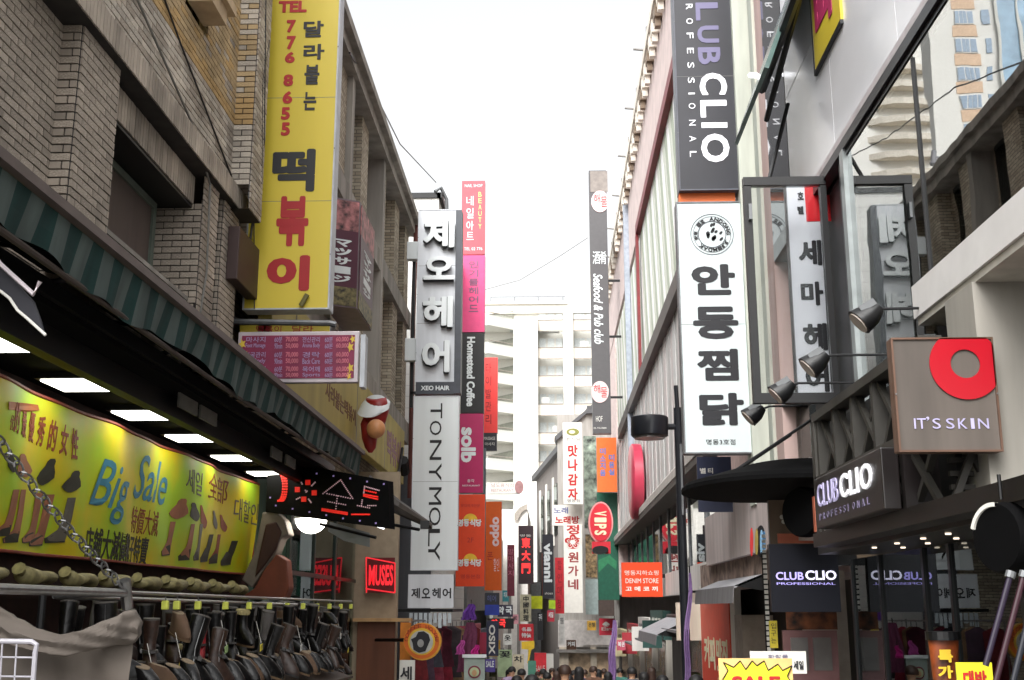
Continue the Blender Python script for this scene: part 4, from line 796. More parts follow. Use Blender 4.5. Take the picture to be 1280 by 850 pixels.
P(DS, 'glazing', MB().box(3.5,3.52,12,56,2.2,4.58), mirror_glass('store_glazing', (240,243,243), 2.6, .8)); P(DS, 'interior_wall', MB().box(3.7,3.74,22,56,2.2,4.58), mat('store_interior', (150,146,142), .8, var=.8, scale=.7))
for y in [19+2.6*k for k in range(14)]: P(DS, 'mullion', MB().box(3.46,3.5,y,y+.09,2.2,4.58), GALV)
P(DS, 'cornice', MB().box(2.95,3.3,20,62,18.2,18.5), mat('cream_stone', (226,218,206), .7)); P(DS, 'pipe_stack', MB().box(3.0,3.2,44,44.3,5.2,17.6), mat('blue_grey_pipe', (156,164,176)))
for k in range(46): y = 21+k*.9; P(DS, 'roof_bracket', MB().box(2.98,3.2,y,y+.42,17.75,18.15).box(3.0,3.16,y+.1,y+.3,17.5,17.75), mat('brown_stone', (126,108,90)) if k % 3 == 0 else mat('cream_stone'))
for k in range(9): y = 24+k*4.3; P(DS, 'roof_rod', MB().tube([(3.1,y,18.5),(2.65,y,18.55)], .04, 6).tube([(3.1,y,18.4),(3.1,y,19.3)], .05, 6), mat('grey_stone'))
vp_ = T('oval_sign', 'oval pink sign seen edge on below the dark beam of the pink store', 'sign', (2.9, 31.5, 6))
a_ = UX(788,602,2.75); P(vp_, 'panel', MB().loft([(Vector((2.75+dx,a_.y,a_.z)), AY*1.5*s_, AZ*1.3*s_) for dx, s_ in ((0,.94),(.06,1),(.35,1),(.4,.9))], 28), mat('glossy_pink', (190,60,84), .3, var=.2, scale=1), True)
P(vp_, 'bracket', MB().box(3.1,3.3,a_.y-.1,a_.y+.1,a_.z-.1,a_.z+.1), DKMET)
# ================================================================ tall blocks standing behind the left row (seen in the shop glass)
RT = T('tower_block', 'tall cream tower with blue windows mirrored in the upper shop glass', 'building', (-40, 106, -8))
P(RT, 'wall', MB().box(-62,-32.4,105,107,-8,84), mat('cream_tower_render', (232,230,224), .8, var=.04))
P(RT, 'curtain_wall', MB().box(-60,-39.3,104.7,105,0,84), mat('blue_glass', (150,182,206), .25, var=.25, scale=.4))
for x in (-39.3,-41.6,-43.9,-46.2,-48.5): P(RT, 'white_rib', MB().box(x,x+.3,104.5,104.7,0,84), PW2)
TT = mat('tan_tower_band', (226,196,168), .8); BWN = mat('blue_grey_pane', (140,162,184), .3); FRM = mat('white_sash', (230,230,228), .5)
uw = [P(RT, 'window', MB().box(-37.1,-35.15,104.9,105,10,11.5), FRM), P(RT, 'spandrel', MB().box(-37.3,-35.0,104.93,105,8.7,9.9), TT), P(RT, 'window', MB().box(-38.4,-37.9,104.9,105,10,11.5), BWN)]
for x in (-37.0,-36.5,-36.05,-35.55): P(uw[0], 'pane', MB().box(x,x+.38,104.86,104.9,10.1,11.4), BWN)
for k in range(1, 24):
    for s_ in uw: o = copy_tree(s_, RT); o.location = Vector((0, 0, 3.0*k))
RC = T('tower_block', 'white block with curved balcony bands mirrored in the upper shop glass', 'building', (-42, 150, -8))
P(RC, 'wall', MB().box(-56,-34,150,152,-8,80), mat('white_render', (238,236,230), .7, var=.03))
for k in range(29):
    z = 2+k*2.6; P(RC, 'balcony_band', MB().prism([(-49,150,z),(-47,148.8,z),(-44,148.2,z),(-41,148.8,z),(-39,150,z)], (0,0,.9)), mat('cream_band', (226,218,204), .7))
# ================================================================ near right building
NB_ = T('glass_shop_building', 'near right building with pale panel wall, sloping dark beam and large mirror glass windows', 'building', (2.6, 8, 2.2))
GP = mat('polished_grey_panel', (220,220,224), .22, var=.05, scale=1, spec=.7); DG = mat('dark_gap', (52,50,52), .6)
for k in range(5):      # stone panels with open joints
    for j in range(4):
        y0_, y1_ = 4+j*1.94, 4+(j+1)*1.94-.012; z0_, z1_ = 5.78+k*1.35, 5.78+(k+1)*1.35-.012
        if y1_ > 10.6 and k < 0: continue
        P(NB_, 'wall_panel', MB().box(2.6,2.66,y0_,min(y1_,11.72),z0_,z1_), GP)
P(NB_, 'wall_core', MB().box(2.67,8,3,11.7,5.6,13).box(2.72,8,9.75,11.7,3.3,5.6), DG)
P(NB_, 'dark_beam', MB().box(2.565,2.7,3,11.0,5.60,5.69), mat('near_black_metal', (34,30,32), .35, metal=.4)); P(NB_, 'beam_trim', MB().box(2.57,2.6,3,10.8,5.70,5.76), mat('pale_pink_grey_trim', (184,176,178), .4)); P(NB_, 'beam_trim', MB().box(2.59,2.7,3,9.6,5.55,5.597), MATS['near_black_metal'])
P(NB_, 'upper_glass', MB().box(2.6,2.612,3,7.58,3.87,5.55), GLASSU); P(NB_, 'upper_glass', MB().box(2.6,2.612,7.6,9.45,3.1,5.55), GLASSU)
P(NB_, 'mullion', MB().box(2.585,2.63,7.58,7.6,3.6,5.52), DKMET); P(NB_, 'mullion', MB().box(2.56,2.7,9.45,9.56,3.0,5.6), mat('silver_frame', (150,156,156), .3, metal=.5)); P(NB_, 'mullion', MB().box(2.6,2.9,9.56,9.75,3.0,5.6), MATS['near_black_metal'])
P(NB_, 'room_back_wall', MB().box(6.5,6.6,3,11,2.2,5.6).box(2.7,6.5,9.8,9.85,3,5.55), mat('dim_room_wall', (150,150,146), .8)); P(NB_, 'room_ceiling', MB().box(2.65,6.5,3,9.75,5.45,5.5), mat('room_ceiling_white', (200,200,196), .8))
P(NB_, 'floor_slab', MB().box(2.5,5,3,7.72,3.63,3.86), mat('pale_slab_render', (206,204,202), .7, var=.04))
P(NB_, 'soffit', MB().box(2.52,6,3,7.7,3.58,3.628), mat('beige_soffit', (184,180,170), .8)); P(NB_, 'soffit_vent', MB().box(3.0,3.3,6.0,6.5,3.56,3.58), mat('vent_grey', (120,116,110)))
P(NB_, 'entrance_wall', MB().box(3.9,4.0,3,8,2.2,3.6).box(2.75,3.9,7.6,7.7,2.3,3.6), mat('beige_interior_wall', (178,168,148), .8)); P(NB_, 'door_recess', MB().box(2.95,3.25,7.52,7.6,2.4,3.5), mat('dark_recess', (40,40,40)))
P(NB_, 'column', MB().box(2.5,3.3,6.62,7.1,2.3,3.58), mat('beige_column', (150,146,138), .7, streak=True))
P(NB_, 'black_slab', MB().box(2.66,5,3.2,9.75,3.56,3.9), DG) if False else None
# lattice canopy
TR = T('lattice_canopy', 'dark steel lattice girder with crossed braces over the shop entrance', 'canopy', (2.25, 7.5, 2.2))
TM = mat('grey_brown_steel', (62,60,56), .5, metal=.2, var=.15)
P(TR, 'top_chord', MB().box(2.2,2.34,6.75,9.66,3.22,3.29), TM); P(TR, 'middle_chord', MB().box(2.2,2.34,6.75,9.66,2.70,2.76), TM); P(TR, 'bottom_chord', MB().box(2.18,2.36,5.3,9.75,2.19,2.30), mat('dark_bronze_steel', (28,25,24), .4, metal=.3))
ys_ = [6.77+.56*k for k in range(6)]
for a, b in zip(ys_, ys_[1:]):
    P(TR, 'post', MB().box(2.22,2.32,b-.03,b+.03,2.3,3.22), TM)
    for z0_, z1_ in ((2.76,3.22),(2.3,2.70)):
        P(TR, 'brace', MB().beam((2.27,a+.03,z0_),(2.27,b-.03,z1_),.04), TM); P(TR, 'brace', MB().beam((2.29,a+.03,z1_),(2.29,b-.03,z0_),.04), TM)
P(TR, 'end_post', MB().box(2.2,2.34,9.6,9.7,2.3,3.22), TM)
P(TR, 'back_board', MB().box(2.42,2.46,6.92,9.7,2.2,3.25), mat('black_backing', (24,24,24), .7)); P(TR, 'soffit', MB().box(2.36,4.0,5.2,10.4,2.16,2.22), mat('black_soffit', (18,18,18), .35))
for y in (5.9,6.4,6.9,7.4,7.9,8.5,9.1):
    for x in (2.5,2.72): P(TR, 'spotlight', MB().tube([(x,y,2.165),(x,y,2.15)], .019, 12), mat('spot_glow', (255,236,210), emit=.8, var=0))
for z in (2.38,2.46,2.54,2.62,2.7,2.78): P(TR, 'louvre_slat', MB().box(2.36,2.95,6.86,6.90,z,z+.03), TM)
for a, b in ((2.34,2.60),(2.66,2.95)): P(TR, 'brace', MB().beam((a,6.78,2.3),(b,6.78,2.88),.04), TM); P(TR, 'brace', MB().beam((a,6.80,2.88),(b,6.80,2.3),.04), TM)
P(TR, 'post', MB().box(2.60,2.66,6.75,6.82,2.3,3.2), TM); P(TR, 'return_chord', MB().box(2.34,3.0,6.75,6.82,2.88,2.94), TM)
CB = T('lightbox_sign', 'dark box sign with bright white cosmetics lettering on the lattice canopy', 'sign', (2.1, 8.2, 2.3))
P(CB, 'cabinet', MB().box(2.08,2.19,7.28,9.15,2.30,2.69), mat('dark_plum_metal', (28,23,23), .35), bev=.008); P(CB, 'end_box', MB().box(2.2,2.42,7.22,7.27,2.30,2.72), MATS['dark_plum_metal'])
fcb = Fr((2.08, 9.15, 2.30), -AY, AZ)
for c_, a, b, m_ in (('C',.10,.26,VIO),('L',.29,.41,VIO),('U',.44,.58,VIO),('B',.61,.75,VIO),('C',.82,1.04,PW),('L',1.09,1.23,PW),('I',1.27,1.32,PW),('O',1.37,1.66,PW)):
    mb = MB(); text(mb, fcb, c_, a, .16, b, .33, d=.008, bold=.014 if m_ is PW else .0); P(CB, 'letter', mb, mat('lit_white_letters', (250,250,255), emit=.1, var=0) if m_ is PW else mat('lilac_tube_letters', (176,170,206), emit=.1, var=0))
for i, c_ in enumerate('PROFESSIONAL'): mb = MB(); text(mb, fcb, c_, .12+i*.125, .06, .12+i*.125+(.06 if c_ != 'I' else .012), .11); P(CB, 'letter', mb, mat('dim_violet_letters', (120,112,140), .4))
# open casement
CW = T('open_casement', 'large black framed casement window standing open from the right wall', 'window', (2.55, 10.5, 4.1))
x0_, x1_, z0_, z1_ = 1.82, 2.585, UY(990,504,10.2).z, UY(990,222,10.2).z
P(CW, 'frame', MB().box(x0_,x1_,10.17,10.25,z1_-.08,z1_).box(x0_,x1_,10.17,10.25,z0_,z0_+.09).box(x0_,x0_+.07,10.17,10.25,z0_+.09,z1_-.09).box(x1_-.055,x1_,10.17,10.25,z0_+.09,z1_-.09), BLACK)
P(CW, 'glass', MB().box(x0_+.07,x1_-.05,10.2,10.208,z0_+.09,z1_-.09), mirror_glass('casement_glass', (235,245,245), 1.3, .88))
P(CW, 'handle', MB().box(1.85,1.88,10.12,10.17,5.2,5.35), GALV)
P(CW, 'stay', MB().tube([UY(985,130,10.9), UY(962,222,10.6)], .02), BLACK)
sh, fsh = vsign('white hair shop sign with red top corner and black letters seen through the open casement', 989,228,1038,499, 10.6, .1, mat('cool_white_panel', (220,224,232), .35, var=.02), [('세',(999,300,1026,332),INK,dict(bold=.05)),('마',(1002,352,1028,382),INK,dict(bold=.05)),('헤',(1005,404,1033,438),INK,dict(bold=.05)),('어',(1008,455,1035,490),INK,dict(bold=.05)),('호',(997,240,1004,250),INK,{'bold':.04}),('텔',(997,258,1004,268),INK,{'bold':.04})], side=GALV)
P(sh, 'red_panel', rectpx(MB(), fsh, 1008,229,1038,277, .004, .001), mat('signal_red_print', (208,24,36), .4, var=.03))
# the building just beyond: window bay and pale wall
RB_ = T('window_bay_building', 'right building with pale green columns and dark glass between the hanging signs', 'building', (2.7, 14, 3))
P(RB_, 'core', MB().box(2.9,9,11.8,20,2.4,14), mat('pink_grey_wall')); P(RB_, 'pale_column', MB().box(2.62,2.9,14.9,15.3,3,14).box(2.62,2.9,13.5,13.75,3,14), mat('pale_sage_column', (190,196,184), .6, streak=True))
P(RB_, 'terracotta_strip', MB().box(2.66,2.9,13.2,13.5,3,14), mat('terracotta', (176,92,66), .7)); P(RB_, 'pink_column', MB().box(2.6,2.9,12.8,13.2,3,14), mat('pink_stone', (196,170,164), .7, streak=True))
P(RB_, 'window_glass', MB().box(2.6,2.61,11.75,12.8,5.8,13), mat('dark_polished_glass', (16,20,26), .03, spec=1, var=0)); P(RB_, 'window_glass', MB().box(2.75,2.76,11.75,12.8,3.2,5.6), GLASSC)
P(RB_, 'window_back', MB().box(2.86,2.9,11.75,12.8,3.0,5.7), mat('mint_blind', (150,172,168), .7)); P(RB_, 'sill_band', MB().box(2.6,2.9,11.75,12.8,5.6,5.8).box(2.6,2.9,11.75,12.8,3.9,3.96), mat('silver_frame'))
P(RB_, 'lower_wall', MB().box(2.64,2.9,11.75,20,2.4,3.2), mat('lilac_pink_render', (196,184,182), .7, streak=True))
P(RB_, 'tilted_sash', MB().obox(UX(968,50,2.3), AY*.9, Vector((-.28,0,-.75)), Vector((.02,0,-.006))), mat('green_grey_glass', (90,112,108), .15)); P(RB_, 'sash_frame', MB().tube([UX(1000,-20,2.2), UX(952,112,2.2)], .05, 6).tube([UX(1004,-20,2.3), UX(958,150,2.3)], .03, 6), BLACK)
P(RB_, 'wall_lamp', MB().tube([UX(938,94,2.4), UX(945,94,2.4)], .03), mat('tube_glow'))
ysn = T('wall_sign', 'yellow sign with red and purple brush letter on the pale panel wall at the top', 'sign', (2.58, 11, 7.5)); fys = Fr((2.575, 11.6, 0), -AY, AZ)
ya_, yb_ = UX(1018,60,2.58), UX(1052,30,2.58); zb_ = UX(1020,88,2.58).z
P(ysn, 'panel', MB().box(2.575,2.6,yb_.y,ya_.y,zb_,zb_+1.6), YEL); P(ysn, 'edge', MB().box(2.57,2.6,ya_.y,ya_.y+.04,zb_-.02,zb_+1.6).box(2.57,2.6,yb_.y,ya_.y+.04,zb_-.04,zb_-.001), INK)
w_ = ya_.y-yb_.y; mb = MB(); text(mb, Fr((2.574,ya_.y,zb_), -AY, AZ), '빠', w_*.12, .2, w_*.85, .75, bold=.05); P(ysn, 'letter', mb, mat('plum_red_ink', (170,40,90)))
mb = MB(); text(mb, Fr((2.574,ya_.y,zb_), -AY, AZ), '바', w_*.12, .85, w_*.85, 1.4, bold=.05); P(ysn, 'letter', mb, mat('purple_ink', (110,80,150)))
# spot lamps on arms
for i, (lx, ly, ax, wd) in enumerate(((1086,394,1158,'nearest, above the taupe sign'),(1021,452,1116,'second, in front of the hair shop sign'),(980,487,1068,'third, at the casement corner'),(944,516,1010,'farthest, by the white sign'))):
    Y = (7.6, 8.5, 9.45, 10.8)[i]; c = UY(lx, ly, Y); h = UY(ax, ly-9, Y)
    L_ = T('spot_lamp', 'black outdoor spot lamp on a horizontal arm, '+wd, 'lamp', c, 'spot lamps on arms above the canopy')
    P(L_, 'arm', MB().tube([h, UY(lx+18, ly-8, Y), c+AX*.05+AZ*.03], .010, 6), DKMET)
    P(L_, 'housing', MB().loft([(c+Vector((.06,0,.06)), AY*.05, Vector((.04,0,-.04))), (c+Vector((.0,-.0,.0)), AY*.075, Vector((.06,0,-.06))), (c+Vector((-.07,0,-.05)), AY*.085, Vector((.065,0,-.075)))], 14), BLACK, True)
    P(L_, 'lens', MB().loft([(c+Vector((-.071,0,-.051)), AY*.07, Vector((.052,0,-.062))), (c+Vector((-.078,0,-.057)), AY*.07, Vector((.052,0,-.062)))], 14), mat('lamp_lens', (170,160,150), .1))
    for k in range(4): P(L_, 'cooling_fin', MB().obox(c+Vector((-.02,-.06+.04*k,.055)), AX*.05+AZ*.03, AY*.003, Vector((-.012,0,.02))), GALV)
# street lamp
SL = T('street_lamp', 'black street lamp with drum head on a short arm and banner pole', 'lamp', (2.05, 18, gz(18)))
px_ = UY(852,650,18).x
P(SL, 'pole', MB().tube([(px_,18,gz(18)),(px_,18,UY(850,510,18).z)], .07, 14).tube([(px_-.01,18,UY(850,510,18).z),(px_-.02,18,UY(848,482,18).z)], .035, 10), mat('lamp_black', (26,28,34), .35))
l0, l1 = UY(812,521,18), UY(812,546,18); P(SL, 'head', MB().tube([l1, l1+AZ*.02, l0-AZ*.02, l0], [.27,.295,.295,.27], 28), mat('lamp_black'), True); P(SL, 'lens', MB().tube([l1-AZ*.03, l1], .24, 24), mat('grey_lens', (100,98,96), .3))
P(SL, 'arm', MB().tube([(l0.x+.25,18,(l0.z+l1.z)/2),(px_,18,(l0.z+l1.z)/2)], .05, 10), mat('lamp_black')); P(SL, 'sign_plate', MB().box(px_+.0,px_+.03,17.9,18.2,3.1,4.2), GALV)
# round canopy and round things
RCn = T('round_canopy', 'flat black half round canopy below the white chicken sign', 'canopy', (2.6, 11.8, 3))
cz = UY(950,612,11.8).z; pts = [Vector((2.64+.0,11.8,cz))+Vector((-1.15*math.sin(math.pi*i/24), -1.25*math.cos(math.pi*i/24), 0)) for i in range(25)]
P(RCn, 'dome', MB().loft([(Vector((2.3,11.8,cz+.02)), AX*.95, AY*1.3), (Vector((2.3,11.8,cz+.06)), AX*.92, AY*1.25), (Vector((2.45,11.8,cz+.22)), AX*.5, AY*.8)], 36), mat('black_canvas', (9,9,10), .9, spec=.1)); P(RCn, 'rim', MB().loft([(Vector((2.3,11.8,cz-.02)), AX*.96, AY*1.31), (Vector((2.3,11.8,cz+.018)), AX*.96, AY*1.31)], 36), MATS['black_canvas'])
for yy in (11.3, 12.4): P(RCn, 'stay_rod', MB().tube([(1.75,yy,cz+.1),(2.6,yy,cz+.65)], .015, 6), DKMET)
def drum(label, c, r, t, tilt):
    D = T('round_sign', label, 'sign', c); n = Vector((math.cos(tilt), math.sin(tilt), 0)); u = Vector((-n.y, n.x, 0))
    P(D, 'drum', MB().tube([c-n*t, c-n*t*.6, c+n*t*.6, c+n*t], [r*.93, r, r, r*.93], 32), mat('matte_black_shell', (4,4,5), .8, spec=.1), True); return D, n, u
c = UY(1256,672,5.6); D, n, u = drum('black round drum shaped sign with pale rim at the right edge of the photo', c, .17, .05, math.radians(200)); P(D, 'rim', MB().ring(c+n*.042, u, AZ, n*.02, .145, .165, 40, math.pi*.45, math.pi*.9), OFFW)
P(D, 'hanger', MB().tube([c+AZ*.18, c+AZ*.3], .01), DKMET)
c = UY(1006,640,10.9); D, n, u = drum('dark round sign with orange stripe behind the lightbox sign', c, .235, .07, math.radians(215)); P(D, 'orange_stripe', MB().box(c.x+.03,c.x+.08,c.y-.28,c.y-.2,c.z-.2,c.z+.12), mat('brick_orange_board')); P(D, 'bracket', MB().tube([c, c+AX*.7], .02), DKMET)
# ================================================================ right ground floor
GS = T('glazed_shop', 'right cosmetics shop ground floor with mirror like tinted glass and dark frames', 'shop', (2.9, 8, 0))
P(GS, 'glass', MB().box(2.85,2.86,3.5,11.15,-.3,2.15), GLASSL)
for y in (4.6,5.9,7.15,8.4,9.0,10.2,11.15): P(GS, 'mullion', MB().box(2.83,2.89,y,y+.05,-.3,2.15), mat('black_frame', (24,26,28), .3))
P(GS, 'back_wall', MB().box(5.2,5.3,3.5,11.3,-.4,2.2), mat('warm_dim_wall', (130,112,92), .8)); P(GS, 'side_wall', MB().box(2.9,5.2,11.2,11.3,-.4,2.2), mat('warm_dim_wall'))
P(GS, 'pink_display', MB().box(3.3,4.1,10.2,10.3,-.2,1.3).box(3.3,3.38,9.6,10.2,-.2,1.35), mat('dusty_pink_display', (120,84,84), .5))
for i, (y, z, c_) in enumerate(((5,1.2,(150,120,70)),(6.2,1.4,(120,60,50)),(7.4,1.1,(90,110,120)),(8.6,1.3,(160,130,60)),(9.6,.9,(140,80,80)))):
    P(GS, 'shelf', MB().box(4.9,5.2,y,y+.9,z,z+.03).box(4.9,5.2,y,y+.9,z-.45,z-.42), OFFW); P(GS, 'products', MB().box(4.95,5.05,y+.05,y+.2,z+.03,z+.2).box(4.95,5.05,y+.3,y+.42,z+.03,z+.26).box(4.95,5.05,y+.55,y+.8,z+.03,z+.16), mat('product_%s' % ['amber','maroon','slate','gold','rose'][i], c_))
sp, fq = vsign('square near black cosmetics sign with small glowing letters at the shop glass', 963,680,1049,765, 11.15, .1, mat('blue_black_panel', (18,19,27), .3, var=.03), [('CLUB',(970,715,1004,725),mat('glow_violet_letters',(170,160,235),emit=.3,var=0),dict(bold=.012)),('CLIO',(1007,713,1045,725),mat('glow_white_letters',(235,230,255),emit=.4,var=0),dict(bold=.02)),('PROFESSIONAL',(971,728,1044,731),mat('glow_violet_letters'),{})], side=BLACK, br=(700,), wallx=2.9)
# black pole with led strip, posters, burst signs
pl = T('led_pole', 'thin dark pole wrapped in a white dotted light strip left of the near black sign', 'pole', (2.2,13,gz(13)))
x_ = UY(958,760,13).x; P(pl, 'pole', MB().tube([(x_,13,gz(13)),(x_,13,UY(958,690,13).z)], .028, 8), DKMET)
zz = UY(958,820,13).z
for k in range(24): P(pl, 'lamp_segment', MB().box(x_-.02,x_+.02,12.95,12.97,zz+k*.055,zz+k*.055+.038), OFFW)
bs = T('burst_sign', 'yellow starburst poster with black outline and red writing at the frame bottom', 'poster', UY(945,875,8.5)); fbs = Fr((0,8.5,0),AX,AZ)
P(bs, 'board', rectpx(MB(), fbs, 901,823,990,900,.01,-.012), mat('pale_orange_board', (236,190,120)))
st = [(903,850),(910,838),(904,828),(917,834),(925,826),(932,837),(940,826),(946,832),(955,826),(960,838),(972,830),(978,838),(990,832),(984,845),(990,856),(990,880),(903,880)]
P(bs, 'burst', polypx(MB(), fbs, st), mat('burst_yellow', (226,220,40), .5))
mb = MB()
for a, b in zip(st[:-3], st[1:-2]): p, r = fbs.hit(*a), fbs.hit(*b); mb.tube([fbs.at(*p,.006), fbs.at(*r,.006)], .004, 5)
P(bs, 'outline', mb, BLACK); letters(bs, fbs, [('SALE',(915,845,975,862),REDI,dict(bold=.05,lift=.006))])
vsign('white poster board with small dark writing behind the yellow starburst', 938,814,1008,842, 9.3, .02, OFFW, [('화장품',(960,818,985,823),mat('dim_violet_letters'),{}),('세일',(992,826,1004,837),INK,{'bold':.03})])
vsign('narrow yellow vertical label beside the dotted light pole', 962,776,972,810, 12.5, .03, mat('label_yellow', (220,200,60)), [(c,(964,779+9*i,970,786+9*i),INK,{}) for i, c in enumerate('입구는')])
vsign('slim yellow poster strip standing at the lower right', 1197,828,1242,880, 6.2, .02, mat('burst_yellow'), [('대박',(1205,838,1232,862),REDI,{'bold':.04})])
tt = T('totem', 'orange and yellow tapered promotional totem with black cap behind the shop glass', 'display', UY(1181,860,7.2)); 
c0, c1 = UY(1179,800,7.2), UY(1183,900,7.2); P(tt, 'body', MB().loft([(c1, AX*.1, AY*.06), (UY(1182,850,7.2), AX*.075, AY*.05), (c0, AX*.09, AY*.06)], 20), mat('totem_orange', (130,60,22), .5, var=.5, scale=9), True); P(tt, 'cap', MB().tube([c0, c0+AZ*.05], .1, 20), BLACK)
letters(tt, Fr((0,7.13,0),AX,AZ), [('특',(1173,812,1190,828),mat('warm_yellow_board'),{'bold':.05}),('가',(1173,832,1190,848),mat('warm_yellow_board'),{'bold':.05})])
for i, (xa, ya, xb, yb, cc, wd) in enumerate(((1262,722,1232,812,(34,24,44),'violet, leftmost of three'),(1279,722,1240,850,(50,22,32),'maroon, middle of three'),(1290,755,1262,850,(30,32,40),'slate grey, nearest the photo edge'))):
    a, b = UY(xa,ya,5.4), UY(xb,yb+20,5.4); r = T('reflection_rod', 'slanted rod standing in for a reflection, '+wd, 'pole', b, 'added rods standing in for reflections at the lower right'); P(r, 'rod', MB().tube([b, a], .014, 10), mat('reflection_paint_%s' % ['violet','maroon','slate'][i], cc, .4)); P(r, 'end_cap', MB().tube([a, a+(a-b).normalized()*.03], .023, 10), GALV)  # rods added in place of slanted reflections, their tint put into the paint
# pink framed door and posters, mid right
gd = T('pink_door', 'pale pink framed double door panels under the near black sign', 'door', (2.3, 12, -.4)); fg_ = Fr((0,12.1,0),AX,AZ)
P(gd, 'frame', rectpx(MB(), fg_, 984,788,1046,900,.05,-.05), mat('dusty_pink_display')); P(gd, 'panel', rectpx(MB(), fg_, 990,797,1009,838,.02), mat('grey_pane', (110,106,104), .3)); P(gd, 'panel', rectpx(MB(), fg_, 1018,797,1038,838,.02), mat('grey_pane'))
P(gd, 'transom', rectpx(MB(), fg_, 984,764,1046,787,.04,-.05), mat('brown_basket_print', (110,62,34), .7, var=.9, scale=8))
vsign('brown and orange fascia panel above the near black sign', 962,625,1022,680, 12.6, .1, mat('khaki_brown_panel', (122,104,88), .6, streak=True), [('✿',(975,640,990,655),OFFW,{})])
vsign('bright orange strip at the base of the brown fascia', 972,667,1021,679, 12.5, .05, mat('brick_orange_board'))
# shops further along the right
R2 = T('shop_row', 'right shop row with rough brown fascia, pale column and dark doorway', 'building', (3, 18, -1))
P(R2, 'rough_fascia', MB().box(2.72,3.0,14.2,21.5,2.05,2.45), mat('rough_brown_stone', (150,128,116), .95, var=.45, scale=5, bump=1)); P(R2, 'white_fascia', MB().box(2.9,3.1,21.5,32,2.0,2.55), mat('chalk_fascia', (206,204,200), .6, streak=True))
P(R2, 'upper_band', MB().box(3.0,3.5,12,32,3.6,4.6), DKMET) if False else None
P(R2, 'window_band', MB().box(2.98,2.99,13,24,2.5,3.6), mirror_glass('street_window_glass', (235,238,238), 2.0, .5)); P(R2, 'window_back', MB().box(3.3,3.35,13,24,2.4,3.7), mat('mixed_interior', (130,124,118), .7, var=.8, scale=1.2))
for y in (13,14.6,16.4,18.2,20.2,22.2): P(R2, 'mullion', MB().box(2.93,2.99,y,y+.07,2.5,3.6), GALV)
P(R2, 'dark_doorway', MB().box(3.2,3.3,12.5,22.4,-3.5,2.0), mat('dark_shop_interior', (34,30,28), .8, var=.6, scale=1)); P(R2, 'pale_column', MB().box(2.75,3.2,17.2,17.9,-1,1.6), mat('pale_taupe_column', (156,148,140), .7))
P(R2, 'column', MB().box(2.75,3.2,12.9,13.1,-1,2.1), MATS['pale_taupe_column']); P(R2, 'round_lamp', ball((3.0,15,1.0), .09,.09,.09), mat('frosted_globe', (150,150,146)), True)
P(R2, 'wall_light', MB().box(2.9,2.97,19.4,19.9,2.65,3.25), mat('cream_box', (200,196,176)))
op = T('tall_panel_sign', 'tall orange red panel with pale slanted lettering in a white frame on the right', 'sign', (2.8, 21, -.5)); fop = Fr((2.82, 22.6, -.3), -AY, AZ)
P(op, 'frame', MB().prism([(2.84,22.7,-.55),(2.84,18.6,-.35),(2.84,18.4,2.0),(2.84,22.7,2.1)], (.1,0,0)), OFFW); P(op, 'panel', MB().box(2.82,2.838,18.9,22.5,-.2,1.95), mat('orange_red_panel', (214,70,44), .5, var=.06))
mb = MB(); text(mb, fop, '커피', .5, .95, 1.9, 1.5, bold=.04); text(mb, fop, '맛집', 2.1, .95, 3.4, 1.5, bold=.04); P(op, 'lettering', mb, mat('cream_print'))
cn = T('counter', 'orange wooden counter with rounded pale edge at the right shop front', 'counter', (2.6, 17, -1)); P(cn, 'body', MB().box(2.4,3.0,15.9,17.1,-1,.68), mat('orange_wood'), bev=.03); P(cn, 'top', MB().box(2.36,3.0,15.85,17.15,.68,.73), MATS['tan_wood'] if 'tan_wood' in MATS else OFFW)
def awn(label, y0, y1, x0, x1, z0, z1):
    A = T('shop_awning', label, 'awning', (x0, y0, z0), 'small grey awnings on the right')
    P(A, 'canvas', MB().prism([(x1,y0,z1),(x0,y0,z0),(x0,y0,z0-.03),(x1,y0,z1-.03)], (0,y1-y0,0)), mat('pale_grey_canvas', (150,150,154), .8, streak=True)); P(A, 'valance', MB().prism([(x0,y0,z0),(x0,y1,z0),(x0-.02,y1,z0-.22),(x0-.02,y0,z0-.22)], (-.01,0,0)), mat('mid_grey_canvas', (118,116,118), .8, streak=True)); P(A, 'roll', MB().tube([(x1,y0,z1),(x1,y1,z1)], .06, 10), DKMET); P(A, 'side_panel', MB().prism([(x1,y0,z1),(x0,y0,z0),(x1,y0,z0-.1)], (0,.01,0)), BLACK)
awn('larger grey folding awning over the dark doorway', 15.2, 19.2, 2.35, 2.95, 1.98, 2.22); awn('smaller grey folding awning below the orange denim sign', 25, 30, 2.2, 2.95, 1.15, 1.5)
av = T('oval_logo_sign', 'blue and red upright oval sign standing out from the brown fascia', 'sign', UY(945,700,14)); fav = Fr((0,14,0),AX,AZ)
P(av, 'panel', ellpx(MB(), fav, 950,677,6,20,.06), BLACK)
for i, (cx, cc) in enumerate(((938,(190,40,40)),(944,(150,130,60)),(950,(120,160,190)),(953,(60,110,150)))): P(av, 'stripe', ellpx(MB(), fav, cx,678,2,18-i*1.5,.02,.07+.01*i), mat('logo_%s' % ['red','ochre','pale_blue','blue'][i], cc))
vsign('navy banner with white Korean letters behind the chicken sign base', 872,571,915,640, 16.5, .05, mat('navy_board'), [('별',(875,585,882,592),OFFW,{'bold':.02}),('티',(885,585,891,592),OFFW,{'bold':.02}),('치',(874,598,882,606),REDI,{'bold':.05})])
